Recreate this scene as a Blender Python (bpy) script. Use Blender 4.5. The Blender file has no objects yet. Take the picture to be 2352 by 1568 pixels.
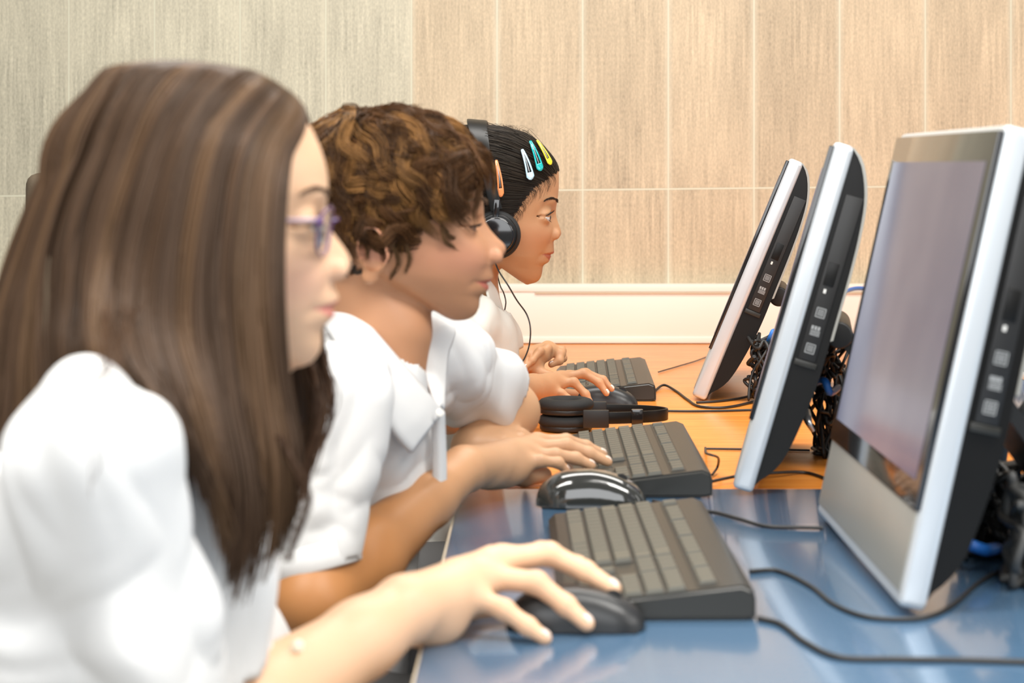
import bpy, bmesh, math, random
import numpy as np
from mathutils import Vector, Matrix
# ---------------------------------------------------------------- camera, light, exposure
FP, VX, HY = 4400.0, 1239.0, 383.0        # focal length in pixels, level line of sight in the 2352x1568 frame
TABLE = 0.75
CZ = TABLE + 0.39
SC = bpy.context.scene
COL = SC.collection
cam = bpy.data.cameras.new('camera'); camo = bpy.data.objects.new('camera', cam); COL.objects.link(camo)
camo.location = (0, 0, CZ); camo.rotation_euler = (math.pi/2, 0, 0)
cam.sensor_width = 36; cam.lens = FP/2352*36
cam.shift_x = -(VX-1176)/2352; cam.shift_y = -(784-HY)/2352
cam.dof.use_dof = True; cam.dof.focus_distance = 3.08; cam.dof.aperture_fstop = 6.2
cam.clip_start = 0.05
SC.camera = camo
w = bpy.data.worlds.new('world'); SC.world = w; w.use_nodes = True
w.node_tree.nodes['Background'].inputs[0].default_value = (1.0, 0.97, 0.93, 1)
w.node_tree.nodes['Background'].inputs[1].default_value = 0.30
def area(name, loc, rot, sx, sy, power, col=(1, 1, 1)):
    l = bpy.data.lights.new(name, 'AREA'); l.shape = 'RECTANGLE'; l.size = sx; l.size_y = sy; l.energy = power; l.color = col
    o = bpy.data.objects.new(name, l); COL.objects.link(o); o.location = loc; o.rotation_euler = rot; return o
area('ceiling_panel_light', (0.9, 1.0, 2.75), (0, 0, 0), 1.2, 0.6, 62, (1, .97, .92))
area('ceiling_panel_light', (-0.9, 1.0, 2.75), (0, 0, 0), 1.2, 0.6, 62, (1, .97, .92))
area('ceiling_panel_light', (0.2, 3.0, 2.75), (0, 0, 0), 1.8, 0.6, 52, (1, .97, .92))
area('window_daylight', (-0.6, -1.6, 2.0), (math.radians(72), 0, math.radians(-8)), 3.4, 1.6, 84, (.96, .98, 1))
area('side_window_daylight', (2.6, 0.6, 2.0), (math.radians(68), 0, math.radians(75)), 2.4, 1.4, 46, (1, .98, .95))
SC.view_settings.view_transform = 'Standard'; SC.view_settings.look = 'None'
SC.view_settings.exposure = -0.2; SC.view_settings.gamma = 1.0; SC.view_settings.use_curve_mapping = False
R = math.radians
def P(px, py, Y):                        # the point at distance Y seen at (px, py)
    return np.array([(px-VX)*Y/FP, Y, CZ-(py-HY)*Y/FP])
def T(px, py, dz=0.0):                   # the point on the table top (plus dz) seen at (px, py)
    Y = (CZ-TABLE-dz)*FP/(py-HY); return P(px, py, Y)
# ---------------------------------------------------------------- materials
def mat(name, col, rough=.5, metal=0, coat=0, emis=None, estr=0, sss=0, spec=.5, attr=False, bump=None, alpha=None, trans=0):
    m = bpy.data.materials.new(name); m.use_nodes = True; nt = m.node_tree; b = nt.nodes['Principled BSDF']
    b.inputs['Base Color'].default_value = (*col, 1); b.inputs['Roughness'].default_value = rough
    b.inputs['Metallic'].default_value = metal; b.inputs['Coat Weight'].default_value = coat; b.inputs['Coat Roughness'].default_value = .08
    b.inputs['Specular IOR Level'].default_value = spec
    if trans: b.inputs['Transmission Weight'].default_value = trans
    if emis: b.inputs['Emission Color'].default_value = (*emis, 1); b.inputs['Emission Strength'].default_value = estr
    if sss:
        b.inputs['Subsurface Weight'].default_value = sss; b.inputs['Subsurface Radius'].default_value = (1, .45, .25); b.inputs['Subsurface Scale'].default_value = .006
    if attr:
        a = nt.nodes.new('ShaderNodeAttribute'); a.attribute_name = 'Col'; nt.links.new(a.outputs['Color'], b.inputs['Base Color'])
    if bump:
        sc, st, kind = bump
        tc = nt.nodes.new('ShaderNodeTexCoord'); n = nt.nodes.new('ShaderNodeTexNoise'); n.inputs['Scale'].default_value = sc; n.inputs['Detail'].default_value = 3
        bp = nt.nodes.new('ShaderNodeBump'); bp.inputs['Strength'].default_value = st; bp.inputs['Distance'].default_value = .001
        nt.links.new(tc.outputs['Object'], n.inputs['Vector']); nt.links.new(n.outputs['Fac'], bp.inputs['Height']); nt.links.new(bp.outputs['Normal'], b.inputs['Normal'])
    return m
def N(nt, t, **kw):
    n = nt.nodes.new(t)
    for k, v in kw.items(): setattr(n, k, v)
    return n
# ---------------------------------------------------------------- mesh helpers
def npmesh(name, V, Fq, m=None, parent=None, smooth=True, col=None, tri=None):
    me = bpy.data.meshes.new(name)
    V = np.asarray(V, np.float32); fl = []; 
    Fq = np.asarray(Fq, np.int32).reshape(-1, 4) if Fq is not None and len(Fq) else np.zeros((0, 4), np.int32)
    tri = np.asarray(tri, np.int32).reshape(-1, 3) if tri is not None and len(tri) else np.zeros((0, 3), np.int32)
    me.vertices.add(len(V)); me.vertices.foreach_set('co', V.ravel())
    nl = Fq.size+tri.size; me.loops.add(nl)
    me.loops.foreach_set('vertex_index', np.concatenate([Fq.ravel(), tri.ravel()]).astype(np.int32))
    me.polygons.add(len(Fq)+len(tri))
    st = np.concatenate([np.arange(len(Fq))*4, len(Fq)*4+np.arange(len(tri))*3]).astype(np.int32)
    me.polygons.foreach_set('loop_start', st)
    me.polygons.foreach_set('use_smooth', np.full(len(Fq)+len(tri), smooth))
    me.update(calc_edges=True); me.validate()
    if col is not None:
        ca = me.color_attributes.new('Col', 'FLOAT_COLOR', 'POINT')
        c = np.ones((len(V), 4), np.float32); c[:, :3] = col; ca.data.foreach_set('color', c.ravel())
    o = bpy.data.objects.new(name, me); COL.objects.link(o)
    if m: me.materials.append(m)
    if parent: o.parent = parent
    return o
def pymesh(name, V, F, m=None, parent=None, smooth=False, autos=None):
    me = bpy.data.meshes.new(name); me.from_pydata([tuple(map(float, v)) for v in V], [], [tuple(f) for f in F]); me.update()
    o = bpy.data.objects.new(name, me); COL.objects.link(o)
    if m: me.materials.append(m)
    if parent: o.parent = parent
    if smooth: me.polygons.foreach_set('use_smooth', [True]*len(me.polygons))
    if autos: me.set_sharp_from_angle(angle=R(autos))
    return o
def bmobj(name, bm, m=None, parent=None, smooth=35):
    me = bpy.data.meshes.new(name); bmesh.ops.recalc_face_normals(bm, faces=bm.faces); bm.to_mesh(me); bm.free()
    o = bpy.data.objects.new(name, me); COL.objects.link(o)
    if m: me.materials.append(m)
    if parent: o.parent = parent
    if smooth: me.polygons.foreach_set('use_smooth', [True]*len(me.polygons)); me.set_sharp_from_angle(angle=R(smooth))
    return o
def box(bm, lo, hi, bev=0, seg=2, M=None):
    r = bmesh.ops.create_cube(bm, size=1)
    lo = Vector(lo); hi = Vector(hi)
    for v in r['verts']:
        v.co = Vector([(lo[i]+hi[i])/2+v.co[i]*(hi[i]-lo[i]) for i in range(3)])
    if bev:
        es = {e for v in r['verts'] for e in v.link_edges}
        rr = bmesh.ops.bevel(bm, geom=list(es), offset=bev, segments=seg, affect='EDGES', profile=.6)
        vs = {v for f in rr['faces'] for v in f.verts}
    else: vs = set(r['verts'])
    if M is not None:
        for v in vs: v.co = M @ v.co
    return vs
def prism(bm, poly, y0, y1, M=None):     # poly of (x, z) drawn out along y
    a = [bm.verts.new((x, y0, z)) for x, z in poly]; b = [bm.verts.new((x, y1, z)) for x, z in poly]
    n = len(poly); bm.faces.new(a); bm.faces.new(b[::-1])
    for i in range(n): bm.faces.new((a[i], b[i], b[(i+1) % n], a[(i+1) % n]))
    if M is not None:
        for v in a+b: v.co = M @ v.co
    return a+b
def cyl(bm, c, axis, r, L, seg=24, r2=None, bev=0):
    q = Vector(axis).normalized().to_track_quat('Z', 'Y').to_matrix().to_4x4()
    rr = bmesh.ops.create_cone(bm, segments=seg, radius1=r, radius2=r if r2 is None else r2, depth=L, cap_ends=True)
    if bev:
        es = [e for e in {e for v in rr['verts'] for e in v.link_edges} if len(e.link_faces) == 2 and any(len(f.verts) > 4 for f in e.link_faces)]
        rb = bmesh.ops.bevel(bm, geom=es, offset=bev, segments=3, affect='EDGES', profile=.5)
        vs = {v for f in rb['faces'] for v in f.verts} | {v for v in rr['verts'] if v.is_valid}
    else: vs = set(rr['verts'])
    for v in vs: v.co = Vector(c) + (q @ v.co)
def cr(pts, n):                           # smooth line through the points
    p = np.asarray(pts, float); m = len(p)
    if m < 3: return p[0]+(p[-1]-p[0])*np.linspace(0, 1, n)[:, None]
    d = np.r_[0, np.cumsum(np.linalg.norm(np.diff(p, axis=0), axis=1)+1e-9)]; t = np.linspace(0, d[-1], n)
    q = np.vstack([2*p[0]-p[1], p, 2*p[-1]-p[-2]]); dd = np.r_[d[0]-(d[1]-d[0]), d, d[-1]+(d[-1]-d[-2])]
    out = np.zeros((n, p.shape[1])); i = np.clip(np.searchsorted(d, t, 'right')-1, 0, m-2)
    h = (d[i+1]-d[i]); s = ((t-d[i])/h)[:, None]; h = h[:, None]
    m0 = (q[i+2]-q[i])/(dd[i+2]-dd[i])[:, None]*h; m1 = (q[i+3]-q[i+1])/(dd[i+3]-dd[i+1])[:, None]*h
    return (2*s**3-3*s**2+1)*q[i+1]+(s**3-2*s**2+s)*m0+(-2*s**3+3*s**2)*q[i+2]+(s**3-s**2)*m1
def strands(S, rad, sides=3, flat=None):  # S (N,K,3), rad (N,K): many thin tubes at once
    S = np.asarray(S, float); Nn, K, _ = S.shape
    Tn = np.gradient(S, axis=1); Tn /= np.linalg.norm(Tn, axis=2, keepdims=True)+1e-12
    ref = np.array([.31, -.85, .2]); ref = np.broadcast_to(ref/np.linalg.norm(ref), S.shape)
    A = np.cross(Tn, ref); A /= np.linalg.norm(A, axis=2, keepdims=True)+1e-9; B = np.cross(Tn, A)
    rad = np.broadcast_to(np.asarray(rad, float), (Nn, K))
    V = np.zeros((Nn, K, sides, 3))
    for s in range(sides):
        a = 2*math.pi*s/sides
        V[:, :, s] = S+rad[..., None]*(math.cos(a)*A*(1 if flat is None else flat)+math.sin(a)*B)
    idx = np.arange(Nn*K*sides).reshape(Nn, K, sides); nx = np.roll(idx, -1, 2)
    F = np.stack([idx[:, :-1], nx[:, :-1], nx[:, 1:], idx[:, 1:]], -1).reshape(-1, 4)
    return V.reshape(-1, 3), F
def tube(name, pts, r, m, parent=None, n=None, sides=8, raw=False):
    n = n or max(12, len(pts)*8); c = cr(pts, n) if not raw else np.asarray(pts)
    Tn = np.gradient(c, axis=0); Tn /= np.linalg.norm(Tn, axis=1, keepdims=True)+1e-12
    A = np.cross(Tn[0], [0.1, .2, 1]); A /= np.linalg.norm(A); fr = []
    for t in Tn:
        A = A-t*(A@t); A /= np.linalg.norm(A); fr.append((A.copy(), np.cross(t, A)))
    rr = np.broadcast_to(np.asarray(r, float), (len(c),)) if np.ndim(r) == 0 or len(r) == len(c) else np.interp(np.linspace(0, 1, len(c)), np.linspace(0, 1, len(r)), r)
    V = []; F = []
    for i, (p, (a, b)) in enumerate(zip(c, fr)):
        for s in range(sides):
            th = 2*math.pi*s/sides; V.append(p+rr[i]*(math.cos(th)*a+math.sin(th)*b))
    for i in range(len(c)-1):
        for s in range(sides): F.append((i*sides+s, i*sides+(s+1) % sides, (i+1)*sides+(s+1) % sides, (i+1)*sides+s))
    F.append(tuple(range(sides))[::-1]); F.append(tuple((len(c)-1)*sides+s for s in range(sides)))
    return pymesh(name, V, F, m, parent, smooth=True, autos=50)
def thing(name, label, cat, loc=(0, 0, 0), rot=(0, 0, 0), group=None):
    o = bpy.data.objects.new(name, None); COL.objects.link(o); o.location = loc; o.rotation_euler = rot; o.empty_display_size = .05
    return tag(o, label, cat, group)
def tag(o, label=None, cat=None, group=None, kind=None):
    if label: o['label'] = label
    if cat: o['category'] = cat
    if group: o['group'] = group
    if kind: o['kind'] = kind
    return o
def adopt(o, parent):                    # parent an object already placed in the world
    o.parent = parent; o.matrix_parent_inverse = parent.matrix_basis.inverted(); return o
# ---------------------------------------------------------------- the materials of the place
def wall_material():
    m = bpy.data.materials.new('wood_look_tile'); m.use_nodes = True; nt = m.node_tree; b = nt.nodes['Principled BSDF']; L = nt.links.new
    tc = N(nt, 'ShaderNodeTexCoord'); sp = N(nt, 'ShaderNodeSeparateXYZ'); L(tc.outputs['Object'], sp.inputs[0])
    def M(op, a, c=None, v=None):
        n = N(nt, 'ShaderNodeMath', operation=op)
        for i, s in enumerate((a, c, v)):
            if s is None: continue
            if isinstance(s, (int, float)): n.inputs[i].default_value = s
            else: L(s, n.inputs[i])
        return n.outputs[0]
    tw = 196.7*WY/FP; x0 = (945-VX)*WY/FP
    u = M('DIVIDE', M('SUBTRACT', sp.outputs['X'], x0), tw); ui = M('FLOOR', u); uf = M('SUBTRACT', u, ui)
    zj = CZ-(437-HY)*WY/FP; th = 0.9
    v0 = M('SUBTRACT', M('SUBTRACT', sp.outputs['Z'], zj), M('MULTIPLY', sp.outputs['X'], .0105))
    v = M('DIVIDE', v0, th); vi = M('FLOOR', v); vf = M('SUBTRACT', v, vi)
    def edge(f, size, g): return M('LESS_THAN', M('MULTIPLY', M('MINIMUM', f, M('SUBTRACT', 1.0, f)), size), g)
    grout = M('MAXIMUM', edge(uf, tw, .0016), edge(vf, th, .0017))
    dark = M('MAXIMUM', edge(uf, tw, .0024), edge(vf, th, .0028))
    soft = N(nt, 'ShaderNodeMapRange'); L(M('MULTIPLY', M('MINIMUM', uf, M('SUBTRACT', 1.0, uf)), tw), soft.inputs[0]); soft.inputs[1].default_value = .002; soft.inputs[2].default_value = .012
    # tone of each tile
    cb = N(nt, 'ShaderNodeCombineXYZ'); L(ui, cb.inputs[0]); L(vi, cb.inputs[1]); wn = N(nt, 'ShaderNodeTexWhiteNoise', noise_dimensions='3D'); L(cb.outputs[0], wn.inputs['Vector'])
    ramp = N(nt, 'ShaderNodeValToRGB'); ramp.color_ramp.interpolation = 'CONSTANT'
    e = ramp.color_ramp.elements; e[0].position = 0; e[0].color = (.565, .52, .39, 1); e[1].position = .5; e[1].color = (.555, .445, .30, 1)
    L(M('ADD', M('MULTIPLY', ui, .04), .501), ramp.inputs[0])
    # grain
    def noise(sx, sz, scale, det, off, dist=0.0):
        c = N(nt, 'ShaderNodeCombineXYZ'); L(M('ADD', M('MULTIPLY', sp.outputs['X'], sx), M('MULTIPLY', wn.outputs['Value'], 37.0+off)), c.inputs[0]); L(M('MULTIPLY', sp.outputs['Z'], sz), c.inputs[2]); c.inputs[1].default_value = off
        n = N(nt, 'ShaderNodeTexNoise'); n.inputs['Scale'].default_value = scale; n.inputs['Detail'].default_value = det; n.inputs['Roughness'].default_value = .62; n.inputs['Distortion'].default_value = dist
        L(c.outputs[0], n.inputs['Vector']); return n.outputs['Fac']
    g1 = noise(70, 3.0, 2.0, 5, 1.0, .3); g2 = noise(8, 2.2, 1.0, 3, 5.0); g3 = noise(170, 60, 2.0, 2, 9.0)
    cloud = noise(5, 5, 1.0, 4, 14.0)
    strength = N(nt, 'ShaderNodeMapRange'); L(cloud, strength.inputs[0]); strength.inputs[1].default_value = .35; strength.inputs[2].default_value = .65; strength.inputs[3].default_value = .25; strength.inputs[4].default_value = 1.0
    f = M('ADD', M('MULTIPLY', M('MULTIPLY', M('SUBTRACT', g1, .5), 1.25), strength.outputs[0]), M('ADD', M('MULTIPLY', M('SUBTRACT', g2, .5), .55), M('MULTIPLY', M('SUBTRACT', g3, .5), .75)))
    f = M('ADD', f, M('MULTIPLY', M('SUBTRACT', wn.outputs['Value'], .5), .16))
    br = M('ADD', 1.0, M('MULTIPLY', f, 1.15))
    mul = N(nt, 'ShaderNodeVectorMath', operation='SCALE'); L(ramp.outputs[0], mul.inputs[0]); L(br, mul.inputs['Scale'])
    wm = N(nt, 'ShaderNodeMixRGB', blend_type='MIX'); wm.inputs[1].default_value = (.66, .60, .45, 1); L(mul.outputs[0], wm.inputs[2]); L(M('ADD', .55, M('MULTIPLY', soft.outputs[0], .45)), wm.inputs[0])
    dm = N(nt, 'ShaderNodeMixRGB'); dm.inputs[2].default_value = (.40, .34, .23, 1); L(wm.outputs[0], dm.inputs[1]); L(M('MULTIPLY', dark, .6), dm.inputs[0])
    gm = N(nt, 'ShaderNodeMixRGB'); gm.inputs[2].default_value = (.68, .66, .51, 1); L(dm.outputs[0], gm.inputs[1]); L(grout, gm.inputs[0])
    L(gm.outputs[0], b.inputs['Base Color']); b.inputs['Roughness'].default_value = .5
    bp = N(nt, 'ShaderNodeBump'); bp.inputs['Strength'].default_value = .35; bp.inputs['Distance'].default_value = .002
    L(M('SUBTRACT', M('MULTIPLY', g1, .5), M('MULTIPLY', dark, 1.0)), bp.inputs['Height']); L(bp.outputs[0], b.inputs['Normal'])
    return m
def wood_laminate():
    m = bpy.data.materials.new('orange_beech_laminate'); m.use_nodes = True; nt = m.node_tree; b = nt.nodes['Principled BSDF']; L = nt.links.new
    tc = N(nt, 'ShaderNodeTexCoord'); mp = N(nt, 'ShaderNodeMapping'); mp.inputs['Scale'].default_value = (5, 45, 5); L(tc.outputs['Object'], mp.inputs[0])
    n = N(nt, 'ShaderNodeTexNoise'); n.inputs['Scale'].default_value = 2; n.inputs['Detail'].default_value = 4; L(mp.outputs[0], n.inputs['Vector'])
    r = N(nt, 'ShaderNodeValToRGB'); r.color_ramp.elements[0].color = (.80, .235, .028, 1); r.color_ramp.elements[1].color = (.92, .345, .06, 1)
    r.color_ramp.elements[0].position = .3; r.color_ramp.elements[1].position = .7
    L(n.outputs['Fac'], r.inputs[0]); L(r.outputs[0], b.inputs['Base Color']); b.inputs['Roughness'].default_value = .27
    return m
WY = 1716/(785-383)
M_ = dict(
    wall=wall_material(), orange=wood_laminate(),
    blue=mat('slate_blue_laminate', (.075, .15, .25), .2, coat=.5, bump=(900, .04, 0)),
    edgeband=mat('beige_edge_band', (.62, .52, .38), .5),
    trunk=mat('white_plastic_trunking', (.86, .80, .71), .4),
    floor=mat('grey_vinyl_floor', (.32, .31, .29), .5, bump=(30, .1, 0)),
    ceil=mat('white_ceiling_paint', (.8, .8, .78), .8),
    silver=mat('silver_plastic', (.66, .70, .73), .28, metal=.35),
    chin=mat('grey_silver_plastic', (.36, .355, .32), .32, metal=.2),
    blackgloss=mat('black_gloss_plastic', (.012, .012, .013), .1, coat=.6),
    black=mat('black_plastic', (.014, .0135, .013), .42),
    blacksatin=mat('black_satin_plastic', (.005, .0047, .0042), .36, spec=.3),
    keybody=mat('dark_grey_keyboard_plastic', (.022, .0215, .018), .36),
    key=mat('dark_grey_key_plastic', (.10, .097, .077), .42),
    rubber=mat('black_rubber', (.012, .012, .012), .6),
    foam=mat('black_foam', (.014, .014, .014), .75, bump=(800, .4, 0)),
    cable=mat('black_cable', (.02, .019, .018), .45),
    bluecable=mat('blue_cable', (.02, .17, .62), .4),
    whitecable=mat('white_plastic', (.75, .74, .7), .4),
    metal=mat('grey_metal', (.45, .45, .46), .3, metal=.9),
    greycable=mat('grey_cable', (.07, .07, .068), .5),
    label=mat('grey_print', (.33, .34, .34), .5),
    steel=mat('chair_steel', (.2, .2, .2), .35, metal=.8),
    chair=mat('dark_chair_plastic', (.06, .055, .05), .5),
    brownchair=mat('brown_chair_fabric', (.13, .095, .06), .8, bump=(300, .3, 0)),
)
def screen_material():
    m = bpy.data.materials.new('dim_monitor_screen'); m.use_nodes = True; nt = m.node_tree; b = nt.nodes['Principled BSDF']; L = nt.links.new
    tc = N(nt, 'ShaderNodeTexCoord'); n = N(nt, 'ShaderNodeTexNoise'); n.inputs['Scale'].default_value = 5; n.inputs['Detail'].default_value = 2; L(tc.outputs['Object'], n.inputs['Vector'])
    r = N(nt, 'ShaderNodeValToRGB'); r.color_ramp.elements[0].position = .35; r.color_ramp.elements[1].position = .68
    r.color_ramp.elements[0].color = (.12, .118, .20, 1); r.color_ramp.elements[1].color = (.235, .215, .285, 1)
    L(n.outputs['Fac'], r.inputs[0]); L(r.outputs[0], b.inputs['Emission Color']); b.inputs['Emission Strength'].default_value = .8
    b.inputs['Base Color'].default_value = (.02, .02, .025, 1); b.inputs['Roughness'].default_value = .12; b.inputs['Specular IOR Level'].default_value = .22
    return m
M_['screen'] = screen_material()
# ---------------------------------------------------------------- the room
def slab(name, lo, hi, m, kind='structure', bev=0, label=None, cat=None, parent=None):
    bm = bmesh.new(); box(bm, lo, hi, bev); o = bmobj(name, bm, m, parent, smooth=None if not bev else 35)
    if kind: o['kind'] = kind
    if label: tag(o, label, cat)
    return o
slab('wall_back', (-3.2, WY, 0), (3.4, WY+.12, 2.8), M_['wall'])
slab('floor', (-3.2, -2.4, -.1), (3.4, WY+.12, 0), M_['floor'])
# white cable trunking along the wall, behind the desks
tz0, tz1 = TABLE+.001, CZ-(653-HY)*(WY-.045)/FP
bm = bmesh.new(); box(bm, (-1.6, WY-.045, tz0), (3.3, WY, tz1), .003)
box(bm, (-1.6, WY-.0475, tz1-.016), (3.3, WY-.0445, tz1-.0005), .0012); box(bm, (-1.6, WY-.0475, tz0+.0005), (3.3, WY-.0445, tz0+.014), .0012)
o = bmobj('trim_1', bm, M_['trunk']); o['kind'] = 'structure'
bm = bmesh.new(); box(bm, (-.01, WY-.049, tz1-.020), (.95, WY-.0445, tz1-.0165), 0)
o = bmobj('trim_2', bm, M_['edgeband']); o['kind'] = 'structure'
# desks
XL = (945-VX)*1716/(1568-HY)/FP
YB = 1716/(1122-HY)
def desk(y0, y1, top, label, x1=1.5, xl=XL):
    t = thing('desk', label, 'desk', (0, (y0+y1)/2, 0)); cy = (y0+y1)/2
    bm = bmesh.new(); box(bm, (xl+.002, y0-cy, TABLE-.025), (x1, y1-cy, TABLE), .0015); bmobj('desk_top', bm, top, t)
    bm = bmesh.new(); box(bm, (xl, y0-cy, TABLE-.025), (xl+.0019, y1-cy, TABLE-.0008), 0); bmobj('edge_band', bm, M_['edgeband'], t, None)
    for sx in (xl+.05, x1-.05):
        for sy in (y0-cy+.05, y1-cy-.05):
            bm = bmesh.new(); cyl(bm, (sx, sy, (TABLE-.025)/2), (0, 0, 1), .02, TABLE-.025); bmobj('leg', bm, M_['steel'], t)
    bm = bmesh.new(); box(bm, (x1-.08, y0-cy+.08, .42), (x1-.062, y1-cy-.08, TABLE-.0255)); bmobj('modesty_panel', bm, M_['edgeband'], t, None)
desk(.72, YB-.001, M_['blue'], 'slate blue topped computer desk under the nearest keyboard and mouse')
desk(YB+.001, WY-.002, M_['orange'], 'orange wood laminate computer desk that runs up to the tiled wall')
# ---------------------------------------------------------------- all-in-one computers
def computer(pxb, pyb, tilt, rotz, label, width=.45, height=.428):
    p = T(pxb, pyb); th = R(tilt)
    t = thing('computer', label, 'computer', (p[0], p[1], TABLE+.0095), (0, th, rotz), 'all-in-one computers on the desks')
    w_, h_, d_ = width, height, .025
    bm = bmesh.new(); box(bm, (0, 0, 0), (d_, w_, h_), .0075, 4); bmobj('frame', bm, M_['silver'], t)
    bm = bmesh.new(); box(bm, (-.0012, .004, .012), (.002, w_-.004, .083), .001); bmobj('speaker_chin', bm, M_['chin'], t)
    bm = bmesh.new(); box(bm, (-.004, .0015, .084), (.002, w_-.0015, h_-.006), .0012); g = bmobj('front_glass', bm, M_['blackgloss'], t)
    sm = bmesh.new(); box(sm, (-.0046, .02, .108), (-.0041, w_-.02, h_-.034), 0); bmobj('screen', sm, M_['screen'], g, None)
    # black housing behind, drawn out across the width
    prof = [(d_-.001, .007), (.030, .018), (.040, .030), (.049, .050), (.0565, .091), (.0618, .149), (.0615, .224), (.0608, .286), (.0585, .332), (.053, .372), (.041, .4045), (.029, .421), (d_-.001, h_-.003)]
    pr = cr(prof, 40); bm = bmesh.new(); prism(bm, [tuple(q) for q in pr], .007, w_-.007); hs = bmobj('back_housing', bm, M_['blacksatin'], t, 30)
    # pale rim round the top of the housing
    bm = bmesh.new(); a = pr[18:]; inn = [(x, z) for x, z in a]; out = [(x+.003*(x > d_+.002), z+.002) for x, z in a]
    prism(bm, out+inn[::-1], .004, w_-.004); bmobj('housing_rim', bm, M_['chin'], t, 40)
    # drive on the near side
    bm = bmesh.new(); box(bm, (.031, .0035, .17), (.052, .0085, .372), .001); dr = bmobj('optical_drive', bm, M_['black'], t)
    bm = bmesh.new(); box(bm, (.0345, .0022, .262), (.047, .0042, .29), .0006); bmobj('eject_button', bm, M_['blacksatin'], dr)
    bm = bmesh.new(); box(bm, (.028, .002, .162), (.055, .0085, .1695), .001); bmobj('drive_latch', bm, M_['keybody'], dr)
    bm = bmesh.new(); box(bm, (.0375, .003, .2525), (.0405, .0036, .2575)); bmobj('indicator_light', bm, M_['whitecable'], dr, None)
    bm = bmesh.new()                      # small printed drive marks
    def q(x0, z0, x1, z1): box(bm, (x0, .0031, z0), (x1, .0036, z1))
    for (zc, kind) in ((.229, 0), (.207, 1), (.185, 2)):
        x0, x1 = .036, .0475
        if kind == 1:
            for i in range(3): q(x0+i*.0038, zc+.001, x0+i*.0038+.0028, zc+.0055)
            for i in range(4): q(x0, zc-.006+i*.0017, x1, zc-.006+i*.0017+.0009)
        else:
            q(x0, zc-.006, x0+.001, zc+.006); q(x1-.001, zc-.006, x1, zc+.006); q(x0, zc+.005, x1, zc+.006); q(x0, zc-.006, x1, zc-.005)
            for i in range(5): q(x0+.002, zc-.0035+i*.0016, x1-.002, zc-.0035+i*.0016+.0008)
    bmobj('drive_marks', bm, M_['label'], dr, None)
    # hinge and prop stand behind
    s = bmesh.new(); cyl(s, (.074, w_/2, .20), (0, 1, 0), .017, .2, 28, bev=.003); box(s, (.056, w_/2-.08, .185), (.078, w_/2+.08, .215), .003); bmobj('stand_hinge', s, M_['black'], t)
    # leg runs straight down to the desk
    Minv = Matrix.Rotation(-th, 4, 'Y')
    hp = Matrix.Rotation(th, 4, 'Y') @ Vector((.076, 0, .20)); foot = Vector((hp.x+.13, 0, -.006))
    s = bmesh.new()
    d = (foot-Vector((hp.x, 0, hp.z))); L = d.length
    prof = [(-.007, 0), (.007, 0), (.006, L-.003), (-.006, L-.003)]
    rot = Vector((0, 0, 1)).rotation_difference(d).to_matrix().to_4x4()
    for yy in (w_/2-.075,): prism(s, prof, yy, yy+.15, Minv @ Matrix.Translation((hp.x, 0, hp.z)) @ rot)
    bmobj('stand_leg', s, M_['black'], t)
    return t
computer(1588, 921, 22.3, R(-7.2), 'slanted silver-edged computer farthest back, closest to the tiled wall')
computer(1681, 1138, 16.3, R(-8.3), 'silver-edged computer between the other two, seen edge-on')
computer(2062, 1418, 12.6, R(0.7), 'nearest computer, its greyish purple screen face in view')
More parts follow.
